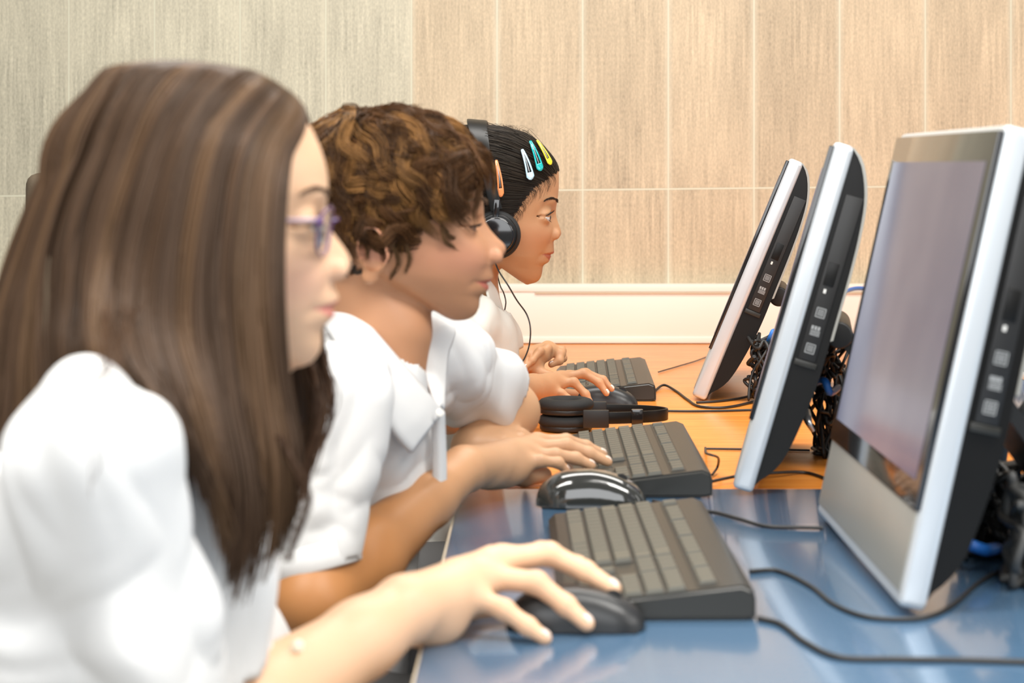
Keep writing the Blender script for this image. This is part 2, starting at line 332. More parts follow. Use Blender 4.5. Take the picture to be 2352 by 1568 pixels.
# ---------------------------------------------------------------- keyboards
def keyboard(px, py, rot, label, back=.030):
    p = T(px, py)                         # the near corner at the function-key side
    L_, D_ = .44, .168
    t = thing('keyboard', label, 'keyboard', (p[0], p[1], TABLE+.0005), (0, 0, R(-90)+rot), 'black computer keyboards')
    # local x runs to the user's right (towards the camera), local y away from the user; origin at the far right corner
    fr, bk = .013, back
    bm = bmesh.new()
    prof = [(-D_, .002), (-D_-.001, .006), (-D_+.006, fr), (-.012, bk), (-.002, bk-.004), (0, bk-.012), (0, .002), (-.01, 0), (-D_+.01, 0)]
    a = prism(bm, prof, -L_, 0)
    es = [e for e in bm.edges if abs(e.verts[0].co.y-e.verts[1].co.y) < 1e-6]
    bmesh.ops.bevel(bm, geom=es, offset=.003, segments=3, affect='EDGES')
    M = Matrix(((0, 1, 0, 0), (1, 0, 0, 0), (0, 0, 1, 0), (0, 0, 0, 1)))
    for v in bm.verts: v.co = M @ v.co
    bmobj('keyboard_body', bm, M_['keybody'], t)
    def top(y): return fr+(bk-fr)*((y+D_-.006)/(D_-.018))
    kb = bmesh.new(); P0 = .0187
    def key(x0, x1, y0, y1, h=.0045):     # x from the left end, y from the user's edge
        xa, xb = -L_+.014+x0*P0+.0009, -L_+.014+x1*P0-.0009; ya, yb = -D_+.016+y0*P0+.0009, -D_+.016+y1*P0-.0009
        z = top((ya+yb)/2); r = bmesh.ops.create_cube(kb, size=1)
        for v in r['verts']:
            tp = v.co.z > 0; k = .0015 if tp else 0
            v.co = Vector((xa+k if v.co.x < 0 else xb-k, ya+k if v.co.y < 0 else yb-k, 0))
            v.co.z = top(v.co.y)+(h if tp else -.001)
    wl = bmesh.new()
    for (x0, x1, y0, y1) in ((0, 15, 0, 5), (15.3, 18.3, 3, 5), (15.3, 18.3, 0, 1), (16.3, 17.3, 1, 2), (18.6, 22.52, 0, 5), (0, 22, 5.55, 6.5)):
        xa, xb = -L_+.013+x0*P0, -L_+.015+x1*P0; ya, yb = -D_+.0155+y0*P0, -D_+.0165+y1*P0
        r = bmesh.ops.create_cube(wl, size=1)
        for v in r['verts']:
            up_ = v.co.z > 0; v.co.x = xa if v.co.x < 0 else xb; v.co.y = ya if v.co.y < 0 else yb; v.co.z = top(v.co.y)+(.0005 if up_ else -.002)
    bmobj('key_gap_shade', wl, M_['black'], t, None)  # thin black plates under the keys, the gaps' shade put into their colour
    rows = [[1.25, 1.25, 1.25, 6.25, 1.25, 1.25, 1.25, 1.25], [1.25, 1, 1, 1, 1, 1, 1, 1, 1, 1, 1, 1, 2.75], [1.75]+[1]*11+[2.25], [1.5]+[1]*12+[1.5], [1]*13+[2]]
    for j, rw in enumerate(rows):
        x = 0
        for wd in rw: key(x, x+wd, j, j+1); x += wd
    yf = 5.55
    for x0 in (0, 2, 3, 4, 5, 6.5, 7.5, 8.5, 9.5, 11, 12, 13, 14, 15.3, 16.3, 17.3, 18.7, 19.7, 20.7): key(x0, x0+1, yf, yf+.95, .0035)
    for x0 in (15.3, 16.3, 17.3): key(x0, x0+1, 3, 4); key(x0, x0+1, 4, 5); key(x0, x0+1, 0, 1)
    key(16.3, 17.3, 1, 2)
    for j in range(5):
        for i in range(4):
            if j == 0 and i == 1: continue
            key(18.6+i*.98, 18.6+(i+1)*.98 if not (j == 0 and i == 0) else 18.6+2*.98, j, j+1)
    bmobj('keys', kb, M_['key'], t, None)
    for xx in (-L_+.05, -.05):
        fl = bmesh.new(); box(fl, (xx-.012, -.03, -.0004), (xx+.012, -.012, .004)); bmobj('foot', fl, M_['rubber'], t, None)
    return t
keyboard(1737, 1426, R(1), 'near keyboard on the blue desk beside the hand on a mouse')
keyboard(1637, 1143, R(0), 'middle keyboard on the orange desk with fingers resting on it', .032)
keyboard(1507, 922, R(-1), 'far keyboard beside the headphoned girl, closest to the wall')
# ---------------------------------------------------------------- mice
def mouse(px, py, ln, rot, label, m, wide=.058, high=.036, parts=True):
    p = T(px, py); t = thing('computer_mouse', label, 'mouse', (p[0], p[1], TABLE), (0, 0, rot), 'black computer mice')
    nu, nv = 36, 14; V = []; F = []
    for i in range(nu):
        a = 2*math.pi*i/nu
        for j in range(nv+1):
            b = math.pi/2*j/nv; ca, sa = math.cos(a), math.sin(a)
            k = abs(ca)**3.2+abs(sa)**3.2; k = k**(-1/3.2); rr = math.cos(b)**.55
            x = ca*k*rr; y = sa*k*rr
            prof = high*(1-.34*max(0, x)**1.4-.16*abs(min(0, x))**2-.02*x)
            V.append((x*ln/2, y*wide/2*(1-.12*math.exp(-((x-.15)/.4)**2)), .0015+prof*math.sin(b)**.9*(1-.12*y*y)))
    for i in range(nu):
        for j in range(nv): F.append((i*(nv+1)+j, ((i+1) % nu)*(nv+1)+j, ((i+1) % nu)*(nv+1)+j+1, i*(nv+1)+j+1))
    F.append([i*(nv+1) for i in range(nu)][::-1]); 
    pymesh('mouse_body', V, F, m, t, smooth=True, autos=60)
    bm = bmesh.new(); cyl(bm, (ln*.27, 0, high*.72), (0, 1, 0), .0078, .006, 24); bmobj('scroll_wheel', bm, M_['rubber'], t)
    bm = bmesh.new(); box(bm, (-ln*.44, -wide*.42, .0), (ln*.44, wide*.42, .003), .001); bmobj('mouse_base', bm, M_['rubber'], t)
    return t
M_['mousegloss'] = mat('glossy_dark_mouse', (.03, .031, .028), .09, coat=1.0)
M_['mousematt'] = mat('matt_dark_mouse', (.02, .021, .022), .35)
mouse(1322, 1440, .118, R(-2), 'dark mouse held under the nearest girl\'s hand on blue desk', M_['mousematt'], high=.034)
mouse(1358, 1160, .128, R(-3), 'glossy black mouse lying free behind the near keyboard', M_['mousegloss'], high=.040, wide=.064)
mouse(1386, 933, .112, R(-6), 'black mouse under the headphoned girl\'s hand on orange desk', M_['mousematt'], high=.034)
# ---------------------------------------------------------------- headphones
def torus_v(name, c, R1, r, sq, M, m, parent, seg=40, sides=14, ry=1.0):
    V = []; F = []
    for i in range(seg):
        a = 2*math.pi*i/seg
        for j in range(sides):
            b = 2*math.pi*j/sides
            V.append(M @ Vector((c[0]+(R1+r*math.cos(b))*math.cos(a), c[1]+(R1+r*math.cos(b))*math.sin(a)*ry, c[2]+r*sq*math.sin(b))))
    for i in range(seg):
        for j in range(sides): F.append((i*sides+j, ((i+1) % seg)*sides+j, ((i+1) % seg)*sides+(j+1) % sides, i*sides+(j+1) % sides))
    return pymesh(name, V, F, m, parent, smooth=True)
def ribbon(pts, wdir, wd, th):            # flat band along pts; wdir (per point or one) is its width direction
    c = np.asarray(pts); n = len(c); Tn = np.gradient(c, axis=0); Tn /= np.linalg.norm(Tn, axis=1, keepdims=True)
    wdir = np.broadcast_to(np.asarray(wdir, float), c.shape); wdir = wdir-Tn*np.sum(Tn*wdir, 1, keepdims=True); wdir = wdir/np.linalg.norm(wdir, axis=1, keepdims=True)
    nn = np.cross(Tn, wdir); wd = np.broadcast_to(wd, (n,)); V = []; F = []
    sec = [(-.5, -.35), (-.42, -.5), (.42, -.5), (.5, -.35), (.5, .35), (.42, .5), (-.42, .5), (-.5, .35)]; k = len(sec)
    for i in range(n):
        for a, b in sec: V.append(c[i]+wdir[i]*a*wd[i]+nn[i]*b*th)
    for i in range(n-1):
        for s in range(k): F.append((i*k+s, i*k+(s+1) % k, (i+1)*k+(s+1) % k, (i+1)*k+s))
    F.append(tuple(range(k))[::-1]); F.append(tuple((n-1)*k+s for s in range(k)))
    return V, F
def lying_headphones():
    c = T(1300, 988); t = thing('headphones', 'black headphones lying on the orange desk by the middle keyboard', 'headphones', (c[0], c[1], TABLE))
    for dz, dx in ((.0, 0.0), (.024, .0)):
        Mx = Matrix.Identity(4)
        cup = bmesh.new(); cyl(cup, (dx, 0, dz+.006), (0, 0, 1), .039, .009, 36, bev=.003); cu = bmobj('ear_cup', cup, M_['black'], t)
        torus_v('ear_cushion', (dx, 0, dz+.0150), .0295, .0125, .72, Mx, M_['foam'], cu)
    # band lies on its side and loops round to the right
    a = np.linspace(-1.0, 1.0, 50)*math.pi*.5
    pts = [(.028, -.012, .028)] + [(.02+.062*1.9*math.cos(b)*1.0+.012, .004+.05*math.sin(b), .024) for b in a] + [(.028, .03, .02)]
    V, F = ribbon(cr(pts[1:-1], 60), (0, 0, 1), .017, .0035); bd = pymesh('headband', V, F, M_['blacksatin'], t, smooth=True, autos=40)
    for yy, xx in ((-.046, .04), (.054, .04)):
        b = bmesh.new(); box(b, (xx-.016, yy-.004, .010), (xx+.022, yy+.004, .036), .002); bmobj('yoke', b, M_['black'], t)
    b = bmesh.new(); box(b, (.095, -.0425, .013), (.112, -.0345, .036), .0015); bmobj('band_joint', b, M_['blackgloss'], t)
    return t
lying_headphones()
# ---------------------------------------------------------------- cables
def cable(label, pts, r=.002, m='cable', name='cable', group=None, n=None):
    o = tube(name, pts, r, M_[m], n=n); tag(o, label, 'cable', group); return o
z = .0022
cable('black cable from the near keyboard running under the nearest computer', [T(1722, 1312, z), T(1780, 1309, z), T(1860, 1345, z), T(1920, 1390, z), T(2000, 1418, z), T(2110, 1420, z), T(2180, 1395, z), T(2260, 1330, z), T(2352, 1290, z)], .0022)
cable('black cable sweeping across the blue desk below the nearest computer', [T(1742, 1420, z), T(1790, 1432, z), T(1850, 1475, z), T(1930, 1510, z), T(2060, 1514, z), T(2200, 1516, z), T(2400, 1522, z)], .0026)
cable('black mouse cable over the blue desk behind the near keyboard', [T(1500, 1150, z), T(1560, 1166, z), T(1640, 1176, z), T(1700, 1192, z), T(1760, 1208, z), T(1850, 1211, z), T(1890, 1212, z)], .002)
cable('dark cable passing in front of the middle computer\'s foot', [T(1636, 1105, z+.004), T(1700, 1092, z+.006), T(1790, 1085, z+.004), T(1850, 1085, z), T(1900, 1100, z), T(1960, 1122, z)], .002)
cable('thin cable looping beside the middle keyboard', [T(1622, 1030, z), T(1700, 1031, z), T(1780, 1032, z), T(1860, 1034, z)], .0015)
cable('small cable loop standing at the middle keyboard\'s edge', [T(1620, 1028, .004), T(1622, 1040, .022), T(1635, 1045, .034), T(1650, 1052, .024), T(1648, 1072, .008), T(1636, 1090, .003)], .0016)
cable('black keyboard cable curling from far keyboard to the farthest computer', [T(1503, 898, z), T(1525, 884, z+.003), T(1550, 896, z), T(1580, 918, z), T(1610, 934, z), T(1660, 936, z), T(1720, 925, z), T(1790, 905, z)], .0022)
cable('mouse cable lying straight along the orange desk', [T(1452, 943, z), T(1500, 943, z), T(1580, 944, z), T(1660, 943, z), T(1730, 941, z)], .0018)
cable('second black cable running beside the farthest computer\'s foot', [T(1600, 924, z), T(1640, 922, z), T(1690, 916, z), T(1740, 905, z)], .002)
cable('thin black wire lying from far keyboard to the farthest screen', [T(1512, 854, .002), T(1560, 840, .002), T(1600, 828, .002), T(1640, 812, .002)], .0012)
rg = random.Random(5)
def tangle(cx, cy, cz, n, spread, label, group, colr='cable', r=.0025, lobes=2.2):
    for i in range(n):
        pts = []; a0 = rg.uniform(0, 6.28); rad = rg.uniform(.4, 1)*spread[0]
        for k in range(14):
            a = a0+k*.8*rg.choice((1, 1.1)); q = rad*(1+.25*math.sin(k*1.7+i))
            pts.append(np.array([cx+q*math.cos(a)*.6+rg.uniform(-.3, .3)*spread[0], cy+q*math.sin(a+.5)*.5+rg.uniform(-.5, .5)*spread[1], max(TABLE+.005, cz+spread[2]*math.sin(a*.5+i)+rg.uniform(-.3, .3)*spread[2])]))
        cable(label, pts, r*rg.uniform(.8, 1.25), colr, group=group, n=110)
g1 = 'tangled cables behind the farthest computer'
c1 = P(1756, 845, 3.18); tangle(c1[0], c1[1], c1[2], 12, (.038, .06, .045), 'black cable tangled behind the farthest computer', g1)
c1 = P(1900, 950, 2.6); tangle(c1[0], c1[1], c1[2], 12, (.035, .08, .08), 'black cable tangled behind the middle computer', 'tangled cables behind the middle computer')
c1 = P(2275, 1240, 1.98); tangle(c1[0], c1[1], c1[2], 20, (.06, .11, .065), 'dark cable heaped behind the nearest computer', 'tangled cables behind the nearest computer', r=.0035)
c1 = P(2350, 1300, 1.8); tangle(c1[0], c1[1], c1[2], 5, (.03, .07, .07), 'thick grey cable behind the nearest computer at the frame edge', 'grey cables behind the nearest computer', 'greycable', r=.005)
c1 = P(2345, 800, 3.5); tangle(c1[0], c1[1], c1[2], 8, (.05, .06, .06), 'black cable coiled beyond the nearest computer', 'coiled cables beyond the nearest computer')
cable('blue network cable arching from the white trunking behind the middle computer', [P(1890, 720, 3.6), P(1915, 690, 3.8), P(1940, 670, 3.95), P(1975, 662, 4.05), P(2040, 672, 4.15)], .0045, 'bluecable')
cable('blue network cable low at the trunking behind the middle computer', [P(1925, 778, 4.0), P(1950, 772, 4.0), P(1990, 776, 4.0)], .005, 'bluecable')
cable('blue cable twisting among black ones behind the farthest computer', [P(1755, 800, 3.2), P(1768, 775, 3.15), P(1775, 760, 3.15), P(1790, 765, 3.2)], .0035, 'bluecable')
cable('blue cable among the black tangle behind the middle computer', [P(1870, 880, 2.5), P(1895, 875, 2.45), P(1905, 900, 2.45), P(1925, 890, 2.5)], .005, 'bluecable')
cable('short blue cable low behind the nearest computer', [P(2190, 1240, 1.9), P(2225, 1250, 1.85), P(2260, 1262, 1.85), P(2290, 1258, 1.9)], .006, 'bluecable')
cable('blurred violet blue cable crossing behind the nearest computer', [P(2285, 905, 2.0), P(2315, 870, 1.9), P(2352, 835, 1.8), P(2400, 800, 1.75)], .0045, 'bluecable')
cable('blue cable among coils beyond the nearest computer', [P(2318, 826, 3.4), P(2340, 818, 3.4), P(2380, 805, 3.4)], .006, 'bluecable')
cable('white ribbed cable tie holding the coiled cables', [P(2288, 855, 3.3), P(2320, 853, 3.25), P(2350, 862, 3.25), P(2380, 880, 3.3)], .006, 'whitecable', name='cable_tie')
cable('grey cable slanting down by the cream box', [P(2290, 1150, 2.22), P(2310, 1000, 2.15), P(2335, 965, 2.1), P(2375, 910, 2.1), P(2480, 900, 2.3)], .006, 'cable')
cable('metal plug cable end hanging behind the middle computer', [P(1853, 945, 2.45), P(1857, 970, 2.42), P(1868, 990, 2.42)], [.005, .006, .003], 'metal', name='plug')
# opposite row: raised cream cable box with a slate lid
t = thing('cable_box', 'cream cable box with slate lid beyond the nearest computer', 'box')
a = P(2288, 935, 2.75)
bm = bmesh.new(); box(bm, (a[0]+.004, 2.2, TABLE+.0005), (1.15, 2.98, a[2]), .002); bmobj('box_body', bm, M_['trunk'], t)
bm = bmesh.new(); box(bm, (a[0], 2.2-.004, a[2]), (1.16, 2.99, a[2]+.012), .002); bmobj('lid', bm, M_['blue'], t)
# chair behind on the far left
c = P(160, 396, 3.4)
t = thing('chair', 'dark brown high-backed chair peeking out behind the long-haired girl', 'chair', (c[0], c[1], 0))
bm = bmesh.new(); box(bm, (-.03, -.2, .64), (.03, .2, c[2]), .028, 5); bmobj('backrest', bm, M_['brownchair'], t)
bm = bmesh.new(); box(bm, (.0, -.2, .42), (.42, .22, .48), .02, 4); bmobj('seat', bm, M_['brownchair'], t)
for sx, sy in ((.03, -.17), (.03, .19), (.39, -.17), (.39, .19)):
    bm = bmesh.new(); cyl(bm, (sx, sy, .21), (0, 0, 1), .014, .42); bmobj('leg', bm, M_['steel'], t)
bm = bmesh.new(); box(bm, (-.012, -.03, .44), (.012, .03, .68)); bmobj('backrest_support', bm, M_['steel'], t, None)
# ---------------------------------------------------------------- smooth body surfaces
def unit(v): v = np.asarray(v, float); return v/np.linalg.norm(v)
class Field:
    """distances on a grid; shapes are blended into one another, then one surface is drawn round the result"""
    def __init__(s, lo, hi, h):
        s.lo = np.asarray(lo, float); s.h = h; s.n = np.ceil((np.asarray(hi)-s.lo)/h).astype(int)+1
        s.ax = [(s.lo[i]+np.arange(s.n[i])*h).astype(np.float32) for i in range(3)]
        s.F = np.full(s.n, .06, np.float32)
    def sl(s, lo, hi):
        a = np.clip(np.floor((np.asarray(lo)-s.lo)/s.h).astype(int), 0, s.n); b = np.clip(np.ceil((np.asarray(hi)-s.lo)/s.h).astype(int)+1, 0, s.n)
        if (b <= a).any(): return None
        return tuple(slice(x, y) for x, y in zip(a, b))
    def put(s, fn, lo, hi, k=.01, op='u'):
        m = max(k*1.5, .004)+.02; q = s.sl(np.asarray(lo)-m, np.asarray(hi)+m)
        if q is None: return
        X = s.ax[0][q[0]][:, None, None]; Y = s.ax[1][q[1]][None, :, None]; Z = s.ax[2][q[2]][None, None, :]
        d = fn(X, Y, Z).astype(np.float32); a = s.F[q]
        if op == 'u': h = np.clip(.5+.5*(a-d)/k, 0, 1); s.F[q] = a+(d-a)*h-k*h*(1-h)
        elif op == 's': d = -d; h = np.clip(.5-.5*(a-d)/k, 0, 1); s.F[q] = a+(d-a)*h+k*h*(1-h)
    def cone(s, a, b, ra, rb, k=.01, op='u'):
        a = np.asarray(a, float); b = np.asarray(b, float); ba = b-a; L2 = ba@ba+1e-12; r = max(ra, rb)
        def f(X, Y, Z):
            t = np.clip(((X-a[0])*ba[0]+(Y-a[1])*ba[1]+(Z-a[2])*ba[2])/L2, 0, 1)
            return np.sqrt((X-a[0]-t*ba[0])**2+(Y-a[1]-t*ba[1])**2+(Z-a[2]-t*ba[2])**2)-(ra+(rb-ra)*t)
        s.put(f, np.minimum(a, b)-r, np.maximum(a, b)+r, k, op)
    def ell(s, c, r, k=.01, op='u', Q=None):      # Q: rows are the ellipsoid's own axes
        c = np.asarray(c, float); r = np.asarray(r, float); Q = np.eye(3) if Q is None else np.asarray(Q)
        def f(X, Y, Z):
            x, y, z_ = X-c[0], Y-c[1], Z-c[2]
            p = [(Q[i][0]*x+Q[i][1]*y+Q[i][2]*z_) for i in range(3)]
            k0 = np.sqrt((p[0]/r[0])**2+(p[1]/r[1])**2+(p[2]/r[2])**2)+1e-6
            k1 = np.sqrt((p[0]/r[0]**2)**2+(p[1]/r[1]**2)**2+(p[2]/r[2]**2)**2)+1e-6
            return k0*(k0-1)/k1
        s.put(f, c-r.max(), c+r.max(), k, op)
    def mesh(s):
        F = s.F; I = F < 0; n = s.n
        c = np.zeros(n-1, np.uint8)
        for i in (0, 1):
            for j in (0, 1):
                for k in (0, 1): c += I[i:n[0]-1+i, j:n[1]-1+j, k:n[2]-1+k]
        act = np.argwhere((c > 0) & (c < 8)); idm = np.full(n-1, -1, np.int32); idm[tuple(act.T)] = np.arange(len(act))
        acc = np.zeros((len(act), 3)); cnt = np.zeros(len(act))
        offs = [np.array(o) for o in np.ndindex(2, 2, 2)]
        for o in offs:
            for ax in range(3):
                if o[ax]: continue
                o2 = o.copy(); o2[ax] = 1
                fa = F[tuple((act+o).T)]; fb = F[tuple((act+o2).T)]; m = (fa < 0) != (fb < 0)
                t = np.where(m, fa/(fa-fb+1e-20), 0); p = o[None, :].repeat(len(act), 0).astype(float); p[:, ax] += t
                acc += p*m[:, None]; cnt += m
        V = s.lo+(act+acc/cnt[:, None])*s.h
        Q = []
        for ax in range(3):
            sa = [slice(None)]*3; sb = [slice(None)]*3; sa[ax] = slice(0, -1); sb[ax] = slice(1, None)
            A = I[tuple(sa)]; B = I[tuple(sb)]; e = np.argwhere(A != B)
            u, v = [(1, 2), (2, 0), (0, 1)][ax]
            ok = (e[:, u] > 0) & (e[:, v] > 0) & (e[:, u] < n[u]-1) & (e[:, v] < n[v]-1); e = e[ok]
            du = np.zeros(3, int); du[u] = 1; dv = np.zeros(3, int); dv[v] = 1
            q = np.stack([idm[tuple((e-du-dv).T)], idm[tuple((e-dv).T)], idm[tuple(e.T)], idm[tuple((e-du).T)]], 1)
            fl = ~A[tuple(e.T)]; q[fl] = q[fl][:, ::-1]; Q.append(q)
        return V, np.vstack(Q)
def vnormals(V, Q):
    a = V[Q[:, 2]]-V[Q[:, 0]]; b = V[Q[:, 3]]-V[Q[:, 1]]; nn = np.cross(a, b); out = np.zeros_like(V)
    for i in range(4): np.add.at(out, Q[:, i], nn)
    return out/(np.linalg.norm(out, axis=1, keepdims=True)+1e-12)
_g = np.random.default_rng(3).random((32, 32, 32)).astype(np.float32)
def vnoise(p):
    p = np.asarray(p); i = np.floor(p).astype(int); f = p-i; f = f*f*(3-2*f); i %= 32; j = (i+1) % 32; r = 0
    for a in (0, 1):
        for b in (0, 1):
            for c in (0, 1):
                wgt = (f[:, 0] if a else 1-f[:, 0])*(f[:, 1] if b else 1-f[:, 1])*(f[:, 2] if c else 1-f[:, 2])
                r = r+wgt*_g[(j if a else i)[:, 0], (j if b else i)[:, 1], (j if c else i)[:, 2]]
    return r
def smoothmesh(V, Q, n=1, lam=.5):       # even out the surface
    for _ in range(n):
        acc = np.zeros_like(V); cnt = np.zeros(len(V))
        for i in range(4):
            for j in (1, 3):
                np.add.at(acc, Q[:, i], V[Q[:, (i+j) % 4]]); np.add.at(cnt, Q[:, i], 1)
        V = V+lam*(acc/np.maximum(cnt, 1)[:, None]-V)
    return V
# ---------------------------------------------------------------- heads
class Head:
    def __init__(s, pxr, pyr, Yh, pitch, size=1.0):
        """pxr, pyr: where the bridge of the nose is seen; the face turns square to that line of sight"""
        s.C = np.array([0, 0, CZ]); nas = P(pxr, pyr, Yh)
        r = unit([nas[0], nas[1], 0]); s.r = r; Fw = np.array([r[1], -r[0], 0.]); th = R(pitch); Zz = np.array([0, 0, 1.])
        s.x = math.cos(th)*Fw-math.sin(th)*Zz; s.z = math.sin(th)*Fw+math.cos(th)*Zz; s.y = r; s.k = size
        s.O = nas-.09*size*s.x; s.M = np.array([s.x, s.y, s.z])
    def loc(s, p): return (np.asarray(p)-s.O)@s.M.T/s.k
    def wor(s, q): return s.O+s.k*np.asarray(q)@s.M
    def px(s, px, py):                    # a traced point, on the head's middle plane
        d = np.array([(px-VX)/FP, 1, -(py-HY)/FP]); t = ((s.O-s.C)@s.r)/(d@s.r); return s.loc(s.C+t*d)
def head_mesh(H, prof, neck_pts, lip_y=None, cheek=1.0, ear=False, h=.0015, jaw_w=1.0, eye_open=1.0, eyez=-.008, cran=(.094, .071, .083, .035), ztop=.108, earpos=(-.018, -.020)):
    """prof: traced profile points (px,py) from the hairline down to under the chin"""
    q = np.array([H.px(*p) for p in prof]); q = q[np.argsort(-q[:, 2])]
    # names by position in the traced list
    k = H.k; zf = np.linspace(.13, -.16, 581)
    zt, xt = q[:, 2], q[:, 0]
    xs = np.interp(zf[::-1], zt[::-1], xt[::-1])[::-1]
    top = zt[0]; over = zf > top
    xs = np.where(over, xt[0]-np.clip((zf-top)/(ztop+.010-top), 0, 1)**2*(xt[0]+.0), xs)
    xs = np.convolve(np.pad(xs, 3, 'edge'), np.ones(7)/7, 'valid')
    nas = H.px(*H.nasion); sub = H.px(*H.subnasal); men = H.px(*H.menton)
    zn, zs, zm = nas[2], sub[2], men[2]
    # profile without the nose
    bx = xs.copy(); m = (zf < zn) & (zf > zs); t = (zn-zf)/(zn-zs)
    bx = np.where(m, (nas[0]-.002)*(1-t)+(sub[0]-.001)*t, xs); bx = np.minimum(bx, xs); nose = xs-bx
    # profile without lips: straight from under the nose to the chin dip
    dip = H.px(*H.lipdip); st = H.px(*H.stomion)
    m2 = (zf < zs) & (zf > dip[2]); t2 = (zs-zf)/(zs-dip[2]); lx = np.where(m2, (sub[0]-.001)*(1-t2)+(dip[0]-.001)*t2, bx); lips = np.where(m2, bx-lx, 0); bx = np.where(m2, lx, bx)
    L = np.array([-.15, zm-.004, zm+.003, zm+.015, zm+.03, -.075, -.055, -.03, 0, .03, .06, .09, .11, .125])
    Wd = np.array([.012, .014, .022, .034, .044, .051*jaw_w, .058*jaw_w, .0645, .066, .0675, .064, .050, .034, .01])
    lo = np.array([-.13, -.085, -.20]); hi = np.array([.13, .085, .135])
    f = Field(lo, hi, h/k)
    X, Y, Z = f.ax[0][:, None, None], f.ax[1][None, :, None], f.ax[2][None, None, :]
    z1 = f.ax[2]; W = np.interp(z1, L, Wd); W = np.convolve(np.pad(W, 6, 'edge'), np.ones(13)/13, 'valid').astype(np.float32)[None, None, :]
    ip = lambda a: np.interp(-z1, -zf, a).astype(np.float32)[None, None, :]
    B, Nn, Lp = ip(bx), ip(nose), ip(lips)
    ker = np.hanning(91); ker /= ker.sum(); bs = np.minimum(np.convolve(np.pad(bx, 45, 'edge'), ker, 'valid'), bx+.006); Bs = ip(bs)
    tn = np.clip((zn-z1)/(zn-zs), 0, 1); wn = (.0088+.0052*tn**1.4).astype(np.float32)[None, None, :]
    ay = np.abs(Y)
    D = Bs+(B-Bs)*np.exp(-(ay/.026)**2)+Nn*np.exp(-(ay/wn)**2.6)+Lp*np.exp(-(ay/.021)**3.5)
    g = lambda y0, z0, sy, sz: np.exp(-((ay-y0)/sy)**2-((Z-z0)/sz)**2)
    ez = zn+eyez
    D = D-.0095*g(.031, ez, .0165, .0115)-.004*g(.014, ez+.002, .006, .009)
    D = D+.004*cheek*g(.037, zs+.006, .018, .016)+.0025*g(.03, zn+.014, .018, .006)-.0015*g(.02, zs-.004, .006, .01)
    D = D-.0032*np.exp(-((Z-st[2]-.0006*(ay/.02))/.0013)**2)*np.exp(-(ay/.023)**6)
    D = D-.002*g(.0255, st[2]-.001, .004, .005)
    x0 = -.012; xf = X-x0; Dd = np.maximum(D-x0, .01)
    gx = np.where(xf > 0, xf/Dd, -xf/.05); pw = 2.25
    G = ((ay/W)**pw+gx**pw)**(1/pw)-1
    gr = np.gradient(G, f.h); nrm = np.sqrt(gr[0]**2+gr[1]**2+gr[2]**2)+1e-3; d = G/np.maximum(nrm, 6)
    # underside of the jaw: a plane rising from the chin to below the ear
    jx0, jz0 = men[0]-.012, zm+.001; jx1, jz1 = -.005, zm+.036
    nx, nz = (jz1-jz0), -(jx1-jx0); ln = math.hypot(nx, nz); nx, nz = nx/ln, nz/ln
    if nz > 0: nx, nz = -nx, -nz
    pl = (X-jx0)*nx+(Z-jz0)*nz
    kk = .012; hh = np.clip(.5+.5*(d-pl)/kk, 0, 1); d = pl+(d-pl)*hh+kk*hh*(1-hh)
    pb = -(X+.012)+0*Z+0*Y; pb = np.where(Z < -.03, pb, pb-.2); d = np.maximum(d, pb*.0+d)
    d = np.maximum(d, Z-ztop+4*np.maximum(X-.03, 0)**2)
    f.F[:] = np.minimum(d, .06)
    f.ell((cran[4] if len(cran) > 4 else -.012, 0, cran[3]), cran[:3], .02)          # cranium
    f.ell((-.035, 0, -.01), (.055, .058, .05), .02)
    nk = [H.loc(p) for p, r in neck_pts]
    for (a, b, (p1, r1), (p2, r2)) in zip(nk[:-1], nk[1:], neck_pts[:-1], neck_pts[1:]):
        f.cone(a, b, r1/k, r2/k, .014)
    # nose wings and nostrils
    tip = q[np.argmax(np.where((zt < zn) & (zt > zs-.004), xt, -1))]
    nl = tip[0]-sub[0]
    for sg in (1, -1):
        f.ell((sub[0]+.18*nl, sg*.0120, zs+.0078), (.62*nl+.0005, .0056, .0072), .005)
        f.ell((sub[0]+.5*nl, sg*.0058, zs+.0008), (.0056, .0026, .0036), .002, 's')
        # eyeball hollow, lids and opening
        ec = np.array([nas[0]-.0185, sg*.0305, ez])
        f.ell(ec, (.0135, .0140, .0130), .006)
        def opening(X, Y, Z, ec=ec):
            u = (Y-ec[1])/.0145; hz = .0052*eye_open*np.clip(1-u*u, 0, 1)**.8
            dz = np.abs(Z-ec[2]+.0008)-hz
            r = np.sqrt((X-ec[0])**2+(Y-ec[1])**2+(Z-ec[2])**2)
            return np.maximum(np.maximum(dz, .0122-r), np.abs(u)*.0145-.0143)
        f.put(opening, ec-[.0, .015, .01], ec+[.03, .015, .01], .0012, 's')
        if ear:
            e0 = np.array([earpos[0], sg*.0765, earpos[1]])
            Q = np.array([[.96, 0, .28], [0, 1, 0], [-.28, 0, .96]])
            f.ell(e0+[0, sg*.004, 0], (.0155, .008, .0255), .004, Q=Q)
            f.ell(e0+[.003, sg*.0150, .003], (.0085, .0065, .0160), .003, 's', Q=Q)
            f.ell(e0+[.002, sg*.002, -.026], (.0085, .005, .009), .004)
            f.ell(e0+[.014, sg*.004, -.004], (.004, .004, .006), .003)
    V, Qd = f.mesh(); V = smoothmesh(V, Qd, 1, .4)
    info = dict(nas=nas, sub=sub, men=men, st=st, dip=dip, tip=tip, ez=ez, zn=zn, zs=zs)
    return V, Qd, info
